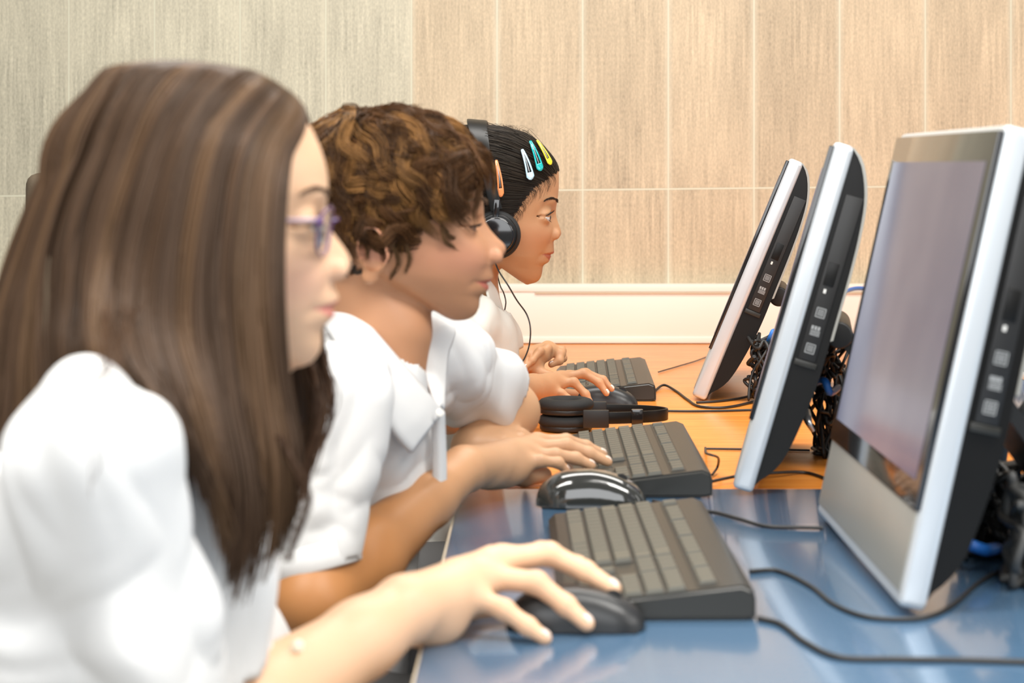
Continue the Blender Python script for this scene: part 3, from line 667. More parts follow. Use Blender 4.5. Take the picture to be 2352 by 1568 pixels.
def skin_colour(V, info, base, lip, blush, red=.35):
    n = len(V); c = np.tile(np.array(base, float), (n, 1)); x, y, z_ = V.T; st = info['st'][2]; ay = np.abs(y)
    fr = x > info['st'][0]-.022
    up = (z_ > st-.0005) & (z_ < st+.0062*(1-(ay/.024)**2)+.0003); lowr = (z_ <= st) & (z_ > st-.0088*(1-(ay/.022)**2))
    m = ((up | lowr) & (ay < .0235) & fr).astype(float)
    c = c*(1-m[:, None]*.85)+np.array(lip)*m[:, None]*.85
    b = np.exp(-((ay-.042)/.022)**2-((z_-info['zs']-.002)/.02)**2)*(x > .02)*red+.5*red*np.exp(-((z_-info['zs']-.008)/.01)**2-(ay/.016)**2)*(x > .06)
    b = np.clip(b+.9*red*((ay > .066) & (z_ < .01) & (z_ > -.06) & (x < .01)), 0, 1)
    c = c*(1-b[:, None])+np.array(blush)*b[:, None]
    nz = vnoise(V*60)[:, None]*.06+.97
    return c*nz
def eye_parts(H, info, parent, iris, brow, lash, brow_r=.0006, lid_close=0):
    for sg in (-1, 1):
        ec = np.array([info['nas'][0]-.0185, sg*.0305, info['ez']])
        # eyeball with iris and pupil by direction
        nu, nv = 48, 32; V = []; Cc = []; F = []
        for j in range(nv+1):
            a = math.pi*j/nv
            for i in range(nu):
                b = 2*math.pi*i/nu; d = np.array([math.cos(a), math.sin(a)*math.cos(b), math.sin(a)*math.sin(b)])
                bulge = 1+.05*math.exp(-(a/.42)**4); V.append(d*.0121*bulge)
                Cc.append((.006, .005, .005) if a < .22 else iris if a < .52 else (.74, .72, .70))
        for j in range(nv):
            for i in range(nu): F.append((j*nu+i, j*nu+(i+1) % nu, (j+1)*nu+(i+1) % nu, (j+1)*nu+i))
        g = R(-4); V = np.array(V); V = np.stack([V[:, 0]*math.cos(g)-V[:, 2]*math.sin(g)*-1, V[:, 1], V[:, 2]*math.cos(g)+V[:, 0]*math.sin(g)], 1)
        W3 = H.wor(V+ec); npmesh('eye', W3, F, M_['eye'], parent, col=np.array(Cc))
        # lashes and brow
        S = []; Rr = []
        for i in range(46):
            u = -.9+1.8*i/45; y0 = ec[1]+u*.0135; hz = .0052*info['open']*(1-u*u)**.8
            xx = math.sqrt(max(1e-8, .0132**2-(u*.0135)**2-(hz)**2)); p0 = ec+np.array([xx, u*.0135, hz-.0006])
            dr = np.array([.85, u*.35, .28+.15*math.sin(i*2.1)]); ln = .0062*(1-.35*abs(u))
            S.append([p0, p0+dr*ln*.5+[0, 0, -.0006], p0+dr*ln+[0, 0, .0012]]); Rr.append([.0006, .0004, .0001])
        for i in range(26):
            u = -.85+1.7*i/25; hz = .0048*info['open']*(1-u*u)**.8
            xx = math.sqrt(max(1e-8, .0130**2-(u*.0135)**2-hz**2)); p0 = ec+np.array([xx, u*.0135, -hz-.0008])
            dr = np.array([.8, u*.3, -.35]); S.append([p0, p0+dr*.0015, p0+dr*.003]); Rr.append([.0002, .00015, .00005])
        Vs, Fs = strands(H.wor(np.array(S)), np.array(Rr)*H.k); npmesh('eyelashes', Vs, Fs, M_[lash], parent)
        S = []; Rr = []
        rr = random.Random(7)
        for i in range(150):
            u = rr.random(); y0 = .012+.036*u; z0 = info['zn']+.0135+.0065*math.sin(u*2.4)-.004*u+rr.uniform(-.0022, .0022)*(1-.5*u)
            x0 = info['nas'][0]+.001-.42*max(0, y0-.012)**1*1.0-5.0*max(0, y0-.02)**2+.001
            p0 = np.array([x0, sg*y0, z0]); dr = np.array([-.35, sg*.9, .35-.5*u]); l = .0065
            S.append([p0, p0+dr*l*.5+[.0006, 0, 0], p0+dr*l]); Rr.append([brow_r, brow_r, .0001])
        Vs, Fs = strands(H.wor(np.array(S)), np.array(Rr)*H.k); npmesh('eyebrow', Vs, Fs, M_[brow], parent)
# ---------------------------------------------------------------- hands
def hand(f, wr, mcps, fingers, thumb, rw=.022, rf=.0082, palm_drop=.006, nails=None):
    """wr: wrist; mcps: four knuckles; fingers: for each the joints after the knuckle; thumb: its joints from the root"""
    wr = np.asarray(wr); mc = [np.asarray(m) for m in mcps]
    for i, m in enumerate(mc):
        f.cone(wr+(m-wr)*.05, m, rw*.72, rf*1.30, .012)
        f.cone(wr+(m-wr)*.45+[0, 0, -palm_drop], m+[0, 0, -palm_drop*.7], rf*1.5, rf*1.05, .010)
    for i in range(3):
        a, b = mc[i], mc[i+1]; f.cone(wr+(a-wr)*.6, wr+(b-wr)*.6, rf*1.45, rf*1.45, .010); f.cone(a+[0, 0, -.003], b+[0, 0, -.003], rf*1.0, rf*1.0, .006)
    sc = [.97, 1.0, .96, .84]
    for i, fg in enumerate(fingers):
        js = [mc[i]]+[np.asarray(j) for j in fg]; rr = [rf*1.12*sc[i], rf*1.0*sc[i], rf*.88*sc[i], rf*.72*sc[i]]
        for j in range(len(js)-1):
            f.cone(js[j], js[j+1], rr[j], rr[j+1], .0045 if j else .009)
            if j: f.ell(js[j], [rr[j]*1.05]*3, .003)
        if nails is not None: nails.append((js[-2], js[-1], rr[-1]))
    th = [np.asarray(j) for j in thumb]; rt = [rf*1.7, rf*1.35, rf*1.12, rf*.9]
    f.cone(wr, th[0], rw*.7, rt[0], .012)
    for j in range(len(th)-1): f.cone(th[j], th[j+1], rt[j], rt[j+1], .008 if j == 0 else .005)
    if nails is not None: nails.append((th[-2], th[-1], rt[-1]))
def nail_mesh(nails, parent, up=(0, 0, 1)):
    for a, b, r in nails:
        d = unit(b-a); s_ = unit(np.cross(d, up)); n_ = np.cross(s_, d); V = []; F = []; nu, nv = 8, 8
        tip = b+d*r*.55
        for i in range(nu+1):
            u = i/nu
            for j in range(nv+1):
                v = -1+2*j/nv; an = v*.85; wd = r*.93*(1-.25*abs(2*u-1)**4)
                V.append(tip-d*r*1.7*(1-u)+s_*wd*math.sin(an)+n_*(wd*math.cos(an)+.0006-r*.25*max(0, u-.55)**1.3*2))
        for i in range(nu):
            for j in range(nv): F.append((i*(nv+1)+j, i*(nv+1)+j+1, (i+1)*(nv+1)+j+1, (i+1)*(nv+1)+j))
        o = pymesh('fingernail', V, F, M_['nail'], parent, smooth=True); md = o.modifiers.new('t', 'SOLIDIFY'); md.thickness = .0007; md.offset = 0
def merge(parts):
    Vs, Qs, n = [], [], 0
    for V, Q in parts: Vs.append(V); Qs.append(Q+n); n += len(V)
    return np.vstack(Vs), np.vstack(Qs)
def cloth(name, f, cut, folds, m, parent, thick=.0025, sm=2, crease=(.0035, 22)):
    V, Q = f.mesh(); V = smoothmesh(V, Q, sm); Nm = vnormals(V, Q)
    d = folds(V) if folds else 0
    wp = V*np.array([crease[1], crease[1]*.6, crease[1]*.5])+1.2*np.stack([vnoise(V*9), vnoise(V*9+5), vnoise(V*9+9)], 1)+3
    wr = np.abs(2*vnoise(wp)-1)**.7; w2 = np.abs(2*vnoise(wp*2.1+7)-1)**.8; d = d+crease[0]*(wr-.38)+crease[0]*.4*(w2-.45)
    V = V+Nm*np.asarray(d).reshape(-1, 1)
    keep = ~cut(V); kf = keep[Q].all(1); Q = Q[kf]; used = np.unique(Q); mp = np.full(len(V), -1); mp[used] = np.arange(len(used))
    o = npmesh(name, V[used], mp[Q], m, parent); md = o.modifiers.new('cloth thickness', 'SOLIDIFY'); md.thickness = thick; md.offset = -1
    return o
def sheet(name, rows, m, parent, thick=.003, nu=24, nv=10, puff=0.0):
    """a soft panel lofted through rows of points"""
    G = np.array([cr(r, nu) for r in rows]); G = np.array([cr(G[:, i], nv) for i in range(nu)]).transpose(1, 0, 2)
    idx = np.arange(nu*nv).reshape(nv, nu); F = np.stack([idx[:-1, :-1], idx[:-1, 1:], idx[1:, 1:], idx[1:, :-1]], -1).reshape(-1, 4)
    o = npmesh(name, G.reshape(-1, 3), F, m, parent); md = o.modifiers.new('cloth thickness', 'SOLIDIFY'); md.thickness = thick; md.offset = 0
    return o
class Scalp:
    """how far the head's surface lies from its middle, in every direction"""
    def __init__(s, V, c0, hairline):
        s.c0 = np.asarray(c0); q = V-s.c0; r = np.linalg.norm(q, axis=1); m = (r > .03) & (q[:, 2] > -.11); q = q[m]; r = r[m]; d = q/r[:, None]
        s.nu, s.nv = 96, 64; th = (np.arange(s.nu)+.0)/s.nu*2*math.pi-math.pi; ph = np.arange(s.nv)/(s.nv-1)*math.pi
        i = np.clip(((np.arctan2(d[:, 1], d[:, 0])+math.pi)/(2*math.pi)*s.nu).round().astype(int) % s.nu, 0, s.nu-1); j = (np.arccos(np.clip(d[:, 2], -1, 1))/math.pi*(s.nv-1)).round().astype(int)
        G = np.zeros((s.nu, s.nv)); C = np.zeros((s.nu, s.nv)); np.add.at(G, (i, j), r); np.add.at(C, (i, j), 1)
        G = np.where(C > 0, G/np.maximum(C, 1), np.nan)
        for _ in range(30):
            n = np.isnan(G)
            if not n.any(): break
            st = np.stack([np.roll(G, 1, 0), np.roll(G, -1, 0), np.pad(G, ((0, 0), (1, 0)), 'edge')[:, :-1], np.pad(G, ((0, 0), (0, 1)), 'edge')[:, 1:]]); c = (~np.isnan(st)).sum(0); G = np.where(n & (c > 0), np.nansum(st, 0)/np.maximum(c, 1), G)
        s.G = G; h = np.array(hairline); h = h[np.argsort(h[:, 1])]; s.hz, s.hx = h[:, 1], h[:, 0]
    def r(s, d):
        d = np.asarray(d); d = d/np.linalg.norm(d, axis=-1, keepdims=True)
        a = (np.arctan2(d[..., 1], d[..., 0])+math.pi)/(2*math.pi)*s.nu; b = np.arccos(np.clip(d[..., 2], -1, 1))/math.pi*(s.nv-1)
        i = np.floor(a).astype(int); j = np.clip(np.floor(b).astype(int), 0, s.nv-2); fa = a-i; fb = b-j; i0 = i % s.nu; i1 = (i+1) % s.nu
        return (s.G[i0, j]*(1-fa)+s.G[i1, j]*fa)*(1-fb)+(s.G[i0, j+1]*(1-fa)+s.G[i1, j+1]*fa)*fb
    def at(s, d, off=0.0):
        d = np.asarray(d); d = d/np.linalg.norm(d, axis=-1, keepdims=True); return s.c0+d*(s.r(d)+off)[..., None]
    def hairy(s, d, soft=0.0):
        p = s.at(d); return (p[..., 0] < np.interp(p[..., 2], s.hz, s.hx)+soft) & (p[..., 2] > s.hz[0])
    def cap(s, off=.002, soft=0.0):
        nu, nv = 120, 80; a = 2*math.pi*np.arange(nu)/nu; b = math.pi*(np.arange(nv+1)+.01)/(nv+.02)
        A, B = np.meshgrid(a, b, indexing='ij'); G = np.stack([np.sin(B)*np.cos(A), np.sin(B)*np.sin(A), np.cos(B)], -1).reshape(-1, 3)
        ok = s.hairy(G, soft); idx = np.arange(nu*(nv+1)).reshape(nu, nv+1)
        F = np.stack([idx[:, :-1], np.roll(idx, -1, 0)[:, :-1], np.roll(idx, -1, 0)[:, 1:], idx[:, 1:]], -1).reshape(-1, 4); F = F[ok[F].all(1)]
        return s.at(G, off), F
def hair_material(name, rough=.45, spec=.22):
    return mat(name, (.1, .1, .1), rough, attr=True, spec=spec, sss=0)
M_.update(
    eye=mat('eye_surface', (1, 1, 1), .06, attr=True, coat=.8),
    skin=mat('skin', (1, 1, 1), .46, attr=True, sss=.12, spec=.38, bump=(350, .12, 0)),
    nail=mat('pale_fingernail', (.84, .66, .56), .25),
    lashes=mat('dark_lashes', (.015, .01, .008), .5),
    darkbrow=mat('dark_eyebrow_hair', (.03, .018, .012), .6),
    brownbrow=mat('brown_eyebrow_hair', (.13, .07, .035), .6),
    shirt=mat('white_cotton_pique', (.76, .765, .76), .8, bump=(900, .3, 0)),
    shirtcream=mat('off_white_cotton_jersey', (.76, .745, .68), .8, bump=(900, .25, 0)),
    trouser=mat('grey_trouser_cloth', (.13, .13, .13), .8, bump=(600, .3, 0)),
    hair=hair_material('hair_strands'),
    button=mat('cream_button', (.83, .80, .64), .25),
)
def lower_body(name_parent, hip, knee_dx, y, foot=True):
    """grey trousers, seated"""
    f = Field((hip[0]-.2, y-.25, .05), (hip[0]+knee_dx+.12, y+.25, hip[2]+.16), .006)
    f.ell((hip[0], y, hip[2]), (.12, .15, .10), .03)
    ends = []
    for sg in (-1, 1):
        kx = hip[0]+knee_dx; a = np.array([hip[0], y+sg*.08, hip[2]]); b = np.array([kx, y+sg*.11, hip[2]-.01]); c = np.array([kx+.01, y+sg*.11, .11])
        f.cone(a, b, .078, .058, .03); f.cone(b, c, .056, .045, .02); ends.append(c)
    V, Q = f.mesh(); V = smoothmesh(V, Q, 2)
    npmesh('trousers', V, Q, M_['trouser'], name_parent)
    for c in ends:
        bm = bmesh.new(); g = Field(c-[.08, .06, .12], c+[.2, .06, .06], .005)
        g.cone(c-[0.01, 0, .055], c+[.13, 0, -.075], .038, .033, .03); g.cone(c, c-[0, 0, .04], .04, .04, .02); bm.free()
        V, Q = g.mesh(); V[:, 2] = np.maximum(V[:, 2], .001); npmesh('shoe', V, Q, M_['rubber'], name_parent)
def chair(x, y, label, h=.45):
    t = thing('chair', label, 'chair', (x, y, 0))
    bm = bmesh.new(); box(bm, (-.19, -.19, h-.02), (.2, .19, h), .008, 3); bmobj('seat', bm, M_['chair'], t)
    bm = bmesh.new(); box(bm, (-.245, -.18, h+.14), (-.23, .18, h+.30), .006, 3); bmobj('backrest', bm, M_['chair'], t)
    for sx in (-1, 1):
        for sy in (-1, 1):
            a = np.array([sx*.16, sy*.16, h-.02]); b = np.array([sx*.2, sy*.18, .002])
            o = tube('leg', [a, (a+b)/2, b], .011, M_['steel'], t, n=6)
    for sy in (-1, 1): tube('back_post', [(-.17, sy*.14, h-.02), (-.21, sy*.14, h+.1), (-.236, sy*.14, h+.27)], .01, M_['steel'], t, n=10)
    return t
# ================================================================ the girl with headphones (farthest)
def z1(u, v): return (980+u/3.136, 240+v/3.136)
def z2(u, v): return (680+u/2.7036, 220+v/2.7036)
def z3(u, v): return (560+u/2.6133, 260+v/2.6133)
SK = dict(g3=(.54, .285, .145), boy=(.53, .265, .14), g1=(.76, .48, .30))
def girl3():
    Yh = 2.86
    t = thing('person', 'girl wearing black headphones and hair clips, cream shirt, hand on mouse', 'person', (-.12, Yh, 0), group=None)
    def own(o): return adopt(o, t)
    H = Head(*z1(931, 765), Yh, 5, 1.04)
    H.nasion = z1(931, 765); H.subnasal = z1(915, 972); H.stomion = z1(905, 1082); H.lipdip = z1(838, 1163); H.menton = z1(750, 1293)
    prof = [z1(*p) for p in [(945, 500), (943, 540), (941, 600), (938, 650), (933, 700), (930, 740), (931, 765), (934, 795), (945, 840), (958, 880), (967, 908), (970, 925), (966, 942), (952, 957), (930, 968), (915, 978), (914, 1000), (916, 1030), (919, 1055), (917, 1070), (906, 1083), (897, 1092), (889, 1108), (884, 1128), (872, 1140), (852, 1148), (840, 1160), (836, 1180), (833, 1205), (826, 1235), (812, 1262), (790, 1280), (750, 1293)]]
    neck = [(H.wor((-.035, 0, -.03)), .052), (H.wor((-.035, 0, -.085)), .047), (P(1080, 740, Yh), .048), (P(1045, 800, Yh), .055)]
    V, Q, info = head_mesh(H, prof, neck, h=.0014, eye_open=1.3, cran=(.094, .071, .074, .031), ztop=.098)
    info['open'] = 1.3
    C = skin_colour(V, info, SK['g3'], (.42, .11, .075), (.60, .24, .12), .4)
    parts = [(H.wor(V), Q)]
    # arms: right hand on the mouse
    f = Field((-.25, 2.55, .70), (.20, 3.15, 1.0), .0019); nails = []
    sh = P(1010, 820, 2.72); el = np.array([-.13, 2.72, .80]); wr = P(1222, 893, 2.985)
    f.cone(sh, el, .042, .036, .02); f.cone(el, wr+(el-wr)*.3, .036, .028, .015); f.cone(wr+(el-wr)*.35, wr, .028, .0215, .015)
    mc = [P(1305, 865, 3.075), P(1290, 868, 3.05), P(1278, 880, 3.028), P(1262, 895, 3.01)]
    fg = [[P(1345, 856, 3.085), P(1385, 872, 3.085), P(1405, 893, 3.08)],
          [P(1340, 857, 3.06), P(1376, 878, 3.055), P(1393, 903, 3.05)],
          [P(1318, 877, 3.03), P(1345, 905, 3.025), P(1362, 936, 3.02)],
          [P(1290, 903, 3.005), P(1318, 922, 3.0), P(1340, 936, 3.0)]]
    th = [P(1258, 893, 3.075), P(1290, 905, 3.10), P(1322, 905, 3.11)]
    hand(f, wr, mc, fg, th, rw=.0225, rf=.0072, nails=nails)
    Va, Qa = f.mesh(); Va = smoothmesh(Va, Qa, 2)
    parts.append((Va, Qa))
    # left hand, loosely curled on the desk farther back
    f = Field((-.22, 2.9, .745), (.12, 3.45, .95), .0019); nl = []
    wl = P(1200, 828, 3.28); ell = np.array([-.15, 3.05, .83]); f.cone(ell, wl, .034, .0225, .015)
    mc = [P(1258, 797, 3.34), P(1262, 802, 3.315), P(1256, 808, 3.295), P(1246, 814, 3.275)]
    fg = [[P(1290, 805, 3.345), P(1293, 822, 3.335), P(1276, 832, 3.325)],
          [P(1288, 812, 3.315), P(1285, 828, 3.305), P(1266, 837, 3.30)],
          [P(1258, 800, 3.28), P(1232, 828, 3.26), P(1214, 846, 3.25)],
          [P(1240, 806, 3.26), P(1222, 828, 3.245), P(1206, 844, 3.235)]]
    th = [P(1228, 845, 3.27), P(1240, 858, 3.26), P(1262, 862, 3.255)]
    hand(f, wl, mc, fg, th, rw=.022, rf=.0078, nails=nl)
    Vb, Qb = f.mesh(); Vb = smoothmesh(Vb, Qb, 2); parts.append((Vb, Qb))
    # hidden trunk under the shirt
    f = Field((-.42, 2.6, .45), (.05, 3.15, .97), .006); tc = np.array([-.17, Yh+.0, .80])
    f.ell(tc, (.075, .13, .14), .03); f.cone(tc, (-.26, Yh, .55), .08, .085, .04); f.cone(P(1045, 800, Yh), tc, .05, .06, .03)
    Vc, Qc = f.mesh(); parts.append((Vc, Qc))
    n0 = len(V); V_, Q_ = merge(parts); c = np.tile(SK['g3'], (len(V_), 1)).astype(float); c[:n0] = C
    c[n0:] *= (.95+.1*vnoise(V_[n0:]*40))[:, None]
    # knuckles and fingertips a little redder
    own(npmesh('body', V_, Q_, M_['skin'], None, col=c))
    hp = bpy.data.objects.new('face_details', None); COL.objects.link(hp); own(hp)
    bpy.data.objects.remove(hp)
    k0 = len(bpy.data.objects); before = set(bpy.data.objects)
    eye_parts(H, info, None, (.05, .03, .02), 'darkbrow', 'lashes', .0005); nail_mesh(nails+nl, None)
    for o in set(bpy.data.objects)-before: own(o)
    # shirt
    f = Field((-.48, 2.55, .46), (.10, 3.3, 1.02), .004)
    f.ell((-.155, Yh, .84), (.095, .145, .11), .03); f.cone((-.16, Yh, .84), (-.25, Yh, .52), .105, .12, .05)
    f.cone(P(1085, 745, Yh-.06), P(1085, 745, Yh+.06), .045, .045, .03)
    ctr = P(1098, 800, 2.86); f.cone(ctr, ctr+[0, 0, -.06], .068, .066, .03)
    f.cone(P(1035, 775, 2.74), (-.125, 2.72, .83), .05, .055, .03); f.cone((-.125, 2.72, .83), P(1108, 866, 2.84), .052, .046, .02)
    f.cone(P(1045, 775, 2.98), (-.125, 3.04, .84), .05, .052, .03); f.cone((-.125, 3.04, .84), P(1120, 830, 3.16), .05, .042, .02)
    nb = P(1085, 730, Yh); nt = P(1120, 650, Yh)
    def cut(V):
        ax = unit(nt-nb); q = V-nb; tt = q@ax; rr = np.linalg.norm(q-tt[:, None]*ax, axis=1)
        c1 = (rr < .052) & (tt > .0)
        wv = unit(P(1222, 893, 2.985)-np.array([-.125, 2.72, .83])); e2 = np.array([-.125, 2.72, .83]); q2 = V-e2; t2 = q2@wv; c2 = (t2 > np.linalg.norm(P(1108, 866, 2.84)-e2)+.008) & (np.linalg.norm(q2-t2[:, None]*wv, axis=1) < .07) & (V[:, 0] > -.075) & (V[:, 2] < .87)
        c3 = ((V-P(1172, 820, 3.2))@np.array([.8, .6, 0]) > 0)
        return c1 | c2 | c3
    def folds(V): return .0022*np.sin(V[:, 1]*70+V[:, 0]*60+2*np.sin(V[:, 2]*30))
    sh_ = own(cloth('shirt', f, cut, folds, M_['shirtcream'], None, crease=(.008, 20)))
    before = set(bpy.data.objects)
    nd = Yh-.045
    sheet('collar', [[P(1098, 640, nd), P(1112, 652, nd-.01), P(1124, 690, nd-.01), P(1150, 727, nd+.01)], [P(1112, 632, nd+.01), P(1125, 645, nd+.015), P(1141, 668, nd+.02), P(1157, 722, nd+.03)]], M_['shirtcream'], None, .003)
    pl = [(1150, 722, Yh+.01), (1160, 742, Yh), (1166, 770, Yh), (1180, 795, Yh), (1188, 830, Yh), (1178, 860, Yh)]
    rows = [[P(a-14, b, c-.012) for a, b, c in pl], [P(a+1, b, c-.005) for a, b, c in pl], [P(a+3, b, c+.008) for a, b, c in pl]]
    o = sheet('placket', rows, M_['shirtcream'], None, .0035, nu=40)
    for a, b, c in ((1164, 760, Yh-.016), (1178, 812, Yh-.016)):
        bm = bmesh.new(); cyl(bm, P(a, b, c), (1, -1.2, .3), .0055, .002, 16, bev=.0006); bmobj('button', bm, M_['button'], None)
    for o in set(bpy.data.objects)-before: own(o)
    before = set(bpy.data.objects); lower_body(None, (-.27, Yh, .53), .38, Yh)
    for o in set(bpy.data.objects)-before: own(o)
    chair(-.27, Yh, 'dark plastic chair under the girl wearing headphones')
    # hair, brushed back
    hl = [H.px(*z1(*p))[[0, 2]] for p in ((1100, 150), (1000, 380), (962, 470), (930, 505), (860, 545), (790, 590), (740, 650), (690, 720), (645, 790), (600, 880), (520, 960), (350, 1040))]
    c0 = np.array([-.010, 0, .03]); sp = Scalp(V, c0, hl); rs = np.random.default_rng(11); S = []; Rr = []; Cl = []
    def grow(d, Lmax):
        bk = unit([-1, .0, .05+.25*d[2]]); om = math.acos(np.clip(d@bk, -1, 1)); Lg = min(om*.97, Lmax); ts = np.linspace(0, Lg/om, 12)
        pth = (np.sin((1-ts)*om)[:, None]*d+np.sin(ts*om)[:, None]*bk)/math.sin(om)
        return pth, ts*om
    n_ = 0
    while n_ < 6500:
        d = unit(rs.normal(size=3))
        if d[0] < -.85 or not sp.hairy(d): continue
        n_ += 1; pth, arc = grow(d, rs.uniform(.5, 1.4)); off = .0012+.0062*np.sin(np.clip(arc/.9, 0, 1)*math.pi/2)*rs.uniform(.4, 1.0)
        if rs.random() < .02: off = off+np.linspace(0, 1, 12)**2*rs.uniform(.002, .008)
        S.append(sp.at(pth, off)+.0010*np.sin(arc*7+n_)[:, None]*np.cross(pth, [0, 0, 1])); Rr.append(np.linspace(.0007, .0005, 12)*(.5 if off[-1] > .012 else 1))
        Cl.append(np.array([.026, .019, .013])*rs.uniform(.5, 1.5))
    n_ = 0; hz = sp.hz; 
    while n_ < 900:                       # the first row along the hairline
        zz = rs.uniform(hz[1], hz[-2]); xx = np.interp(zz, sp.hz, sp.hx)-rs.uniform(0, .004); yy = -1
        best = None
        for yy in np.linspace(0, .075, 26):
            q = np.array([xx, -yy, zz])-c0
            if np.linalg.norm(q) >= sp.r(q): best = unit(q); break
        if best is None: n_ += 1; continue
        if rs.random() < .5: best = best*np.array([1, -1, 1])
        n_ += 1; pth, arc = grow(best, rs.uniform(.3, .9)); off = .0002+.006*np.sin(np.clip(arc/.8, 0, 1)*math.pi/2)*rs.uniform(.5, 1.0)
        S.append(sp.at(pth, off)); Rr.append(np.linspace(.00035, .0006, 12)); Cl.append(np.array([.032, .022, .015])*rs.uniform(.6, 1.4))
    # hairline wisps that cross the temple
    for i in range(110):
        zz = rs.uniform(hz[2], .055); xx = np.interp(zz, sp.hz, sp.hx)-.002
        for yy in np.linspace(.03, .075, 26):
            q = np.array([xx, -yy, zz])-c0
            if np.linalg.norm(q) >= sp.r(q): break
        d0 = unit(q); d1 = unit(d0+np.array([rs.uniform(.0, .16), -.02, -rs.uniform(.05, .26)])); d2 = unit((d0+d1)/2+np.array([.03, 0, .01]))
        pp = np.array([sp.at(d0, .0005), sp.at(d2, .003), sp.at(d1, .0015)]); S.append(cr(pp, 12)); Rr.append(np.linspace(.00028, .00008, 12)); Cl.append((.05, .033, .022))
    for i in range(70):
        d = unit([rs.uniform(-.3, .9), rs.uniform(-.5, .3), 1]); p0 = sp.at(d, .005); e = p0+np.array([rs.uniform(-.04, .02), rs.uniform(-.01, .01), rs.uniform(.001, .009)])
        S.append(cr([p0, (p0+e)/2+[0, 0, .005], e], 12)); Rr.append(np.linspace(.00016, .00007, 12)); Cl.append((.05, .033, .022))
    # tail gathered at the back and falling behind the shoulders
    for i in range(500):
        a = rs.uniform(0, 6.28); q = rs.uniform(0, .02); o_ = np.array([0, q*math.cos(a), q*math.sin(a)])
        S.append(cr([np.array([-.095, 0, .03])+o_*.6, np.array([-.135, 0, .02])+o_, np.array([-.15, 0, -.06])+o_*1.2, np.array([-.14, 0, -.16])+o_], 12)); Rr.append(np.full(12, .0012)); Cl.append(np.array([.030, .021, .015])*rs.uniform(.6, 1.3))
    S = np.array(S); Vh, Fh = strands(H.wor(S), np.array(Rr)*H.k); ch = np.repeat(np.array(Cl), 12*3, 0)
    Vc, Fc = sp.cap(.0012); V2, F2 = merge([(Vh, Fh), (H.wor(Vc), Fc)]); c2 = np.vstack([ch, np.tile((.018, .012, .009), (len(Vc), 1))])
    own(npmesh('hair', V2, F2, M_['hair'], None, col=c2))
    # hair clips: little snap clips lying on the hair
    cm = {'pale blue': (.50, .72, .86), 'teal': (.0, .42, .42), 'yellow': (.85, .70, .03), 'orange': (.90, .30, .10)}
    def surf(p):                          # nearest point of the hair surface, seen from the side
        q = H.px(*p)
        for y in np.linspace(0, .08, 81):
            w_ = np.array([q[0], -y, q[2]])-c0
            if np.linalg.norm(w_) >= sp.r(w_)+.0085: break
        return np.array([q[0], -y, q[2]])
    for name, pa, pb, wd in (('pale blue', z1(692, 325), z1(755, 530), 38), ('teal', z1(748, 264), z1(822, 468), 34), ('yellow', z1(796, 258), z1(893, 425), 24), ('orange', z1(512, 400), z1(545, 650), 30)):
        a = np.array(pa); b = np.array(pb); d = b-a; nrm = np.array([-d[1], d[0]])/np.linalg.norm(d); wpx = wd/3.136
        def pt(s_, lat): 
            c = a+d*s_+nrm*lat*wpx+nrm*(-.03)*np.linalg.norm(d)*math.sin(s_*math.pi); return surf(c)
        loop = []
        for s_ in np.linspace(0.02, .93, 16): loop.append(pt(s_, .10+.82*s_**.8*.62))
        for s_ in np.linspace(.97, .97, 1): loop.append(pt(1.0, .30)); loop.append(pt(1.02, 0)); loop.append(pt(1.0, -.30))
        for s_ in np.linspace(.93, .02, 16): loop.append(pt(s_, -(.10+.82*s_**.8*.62)))
        loop.append(loop[0]); lp = np.array(loop); m = mat(name.replace(' ', '_')+'_enamel', cm[name], .22, coat=.5)
        outw = np.array([(p-c0)/np.array([.094, .071, .083])**2 for p in lp]); outw = outw/np.linalg.norm(outw, axis=1, keepdims=True)
        lpw = H.wor(lp); ow = outw@H.M; tg = np.gradient(lpw, axis=0); wdir = np.cross(ow, tg)
        Vr, Fr = ribbon(lpw, wdir, .0024, .0012)
        lab = {'pale blue': 'pale blue snap hair clip, lowest at the girl\'s temple', 'teal': 'teal snap hair clip on the headphoned girl\'s dark hair', 'yellow': 'yellow snap hair clip nearest the girl\'s forehead', 'orange': 'orange snap hair clip beside the headphone band'}[name]
        tt = thing('hair_clip', lab, 'hair clip', tuple(lpw[0]), group='snap clips in the dark-haired girl\'s hair')
        adopt(pymesh('clip_loop', Vr, Fr, m, None, smooth=True, autos=50), tt)
        # broad tongue end
        rows = []
        for s_ in (.80, .88, .95, 1.01):
            wv = (.10+.82*min(s_, .93)**.8*.62)*(1 if s_ < .96 else .6); rows.append([H.wor(pt(s_, lt*wv)) for lt in (-1, -.5, 0, .5, 1)])
        adopt(sheet('clip_end', rows, m, None, .0014, nu=10, nv=8), tt)
        rows = []
        for s_ in (.10, .45, .82): rows.append([H.wor(pt(s_, lt)) for lt in (-.07, 0, .07)])
        adopt(sheet('clip_tongue', rows, M_['metal'], None, .0008, nu=5, nv=10), tt)
    # headphones worn over the hair
    hpT = thing('headphones', 'black headphones worn by the dark-haired girl with hair clips', 'headphones', tuple(H.wor((0, 0, .12))))
    cupc = H.px(*z1(515, 925)); r_out = .0335
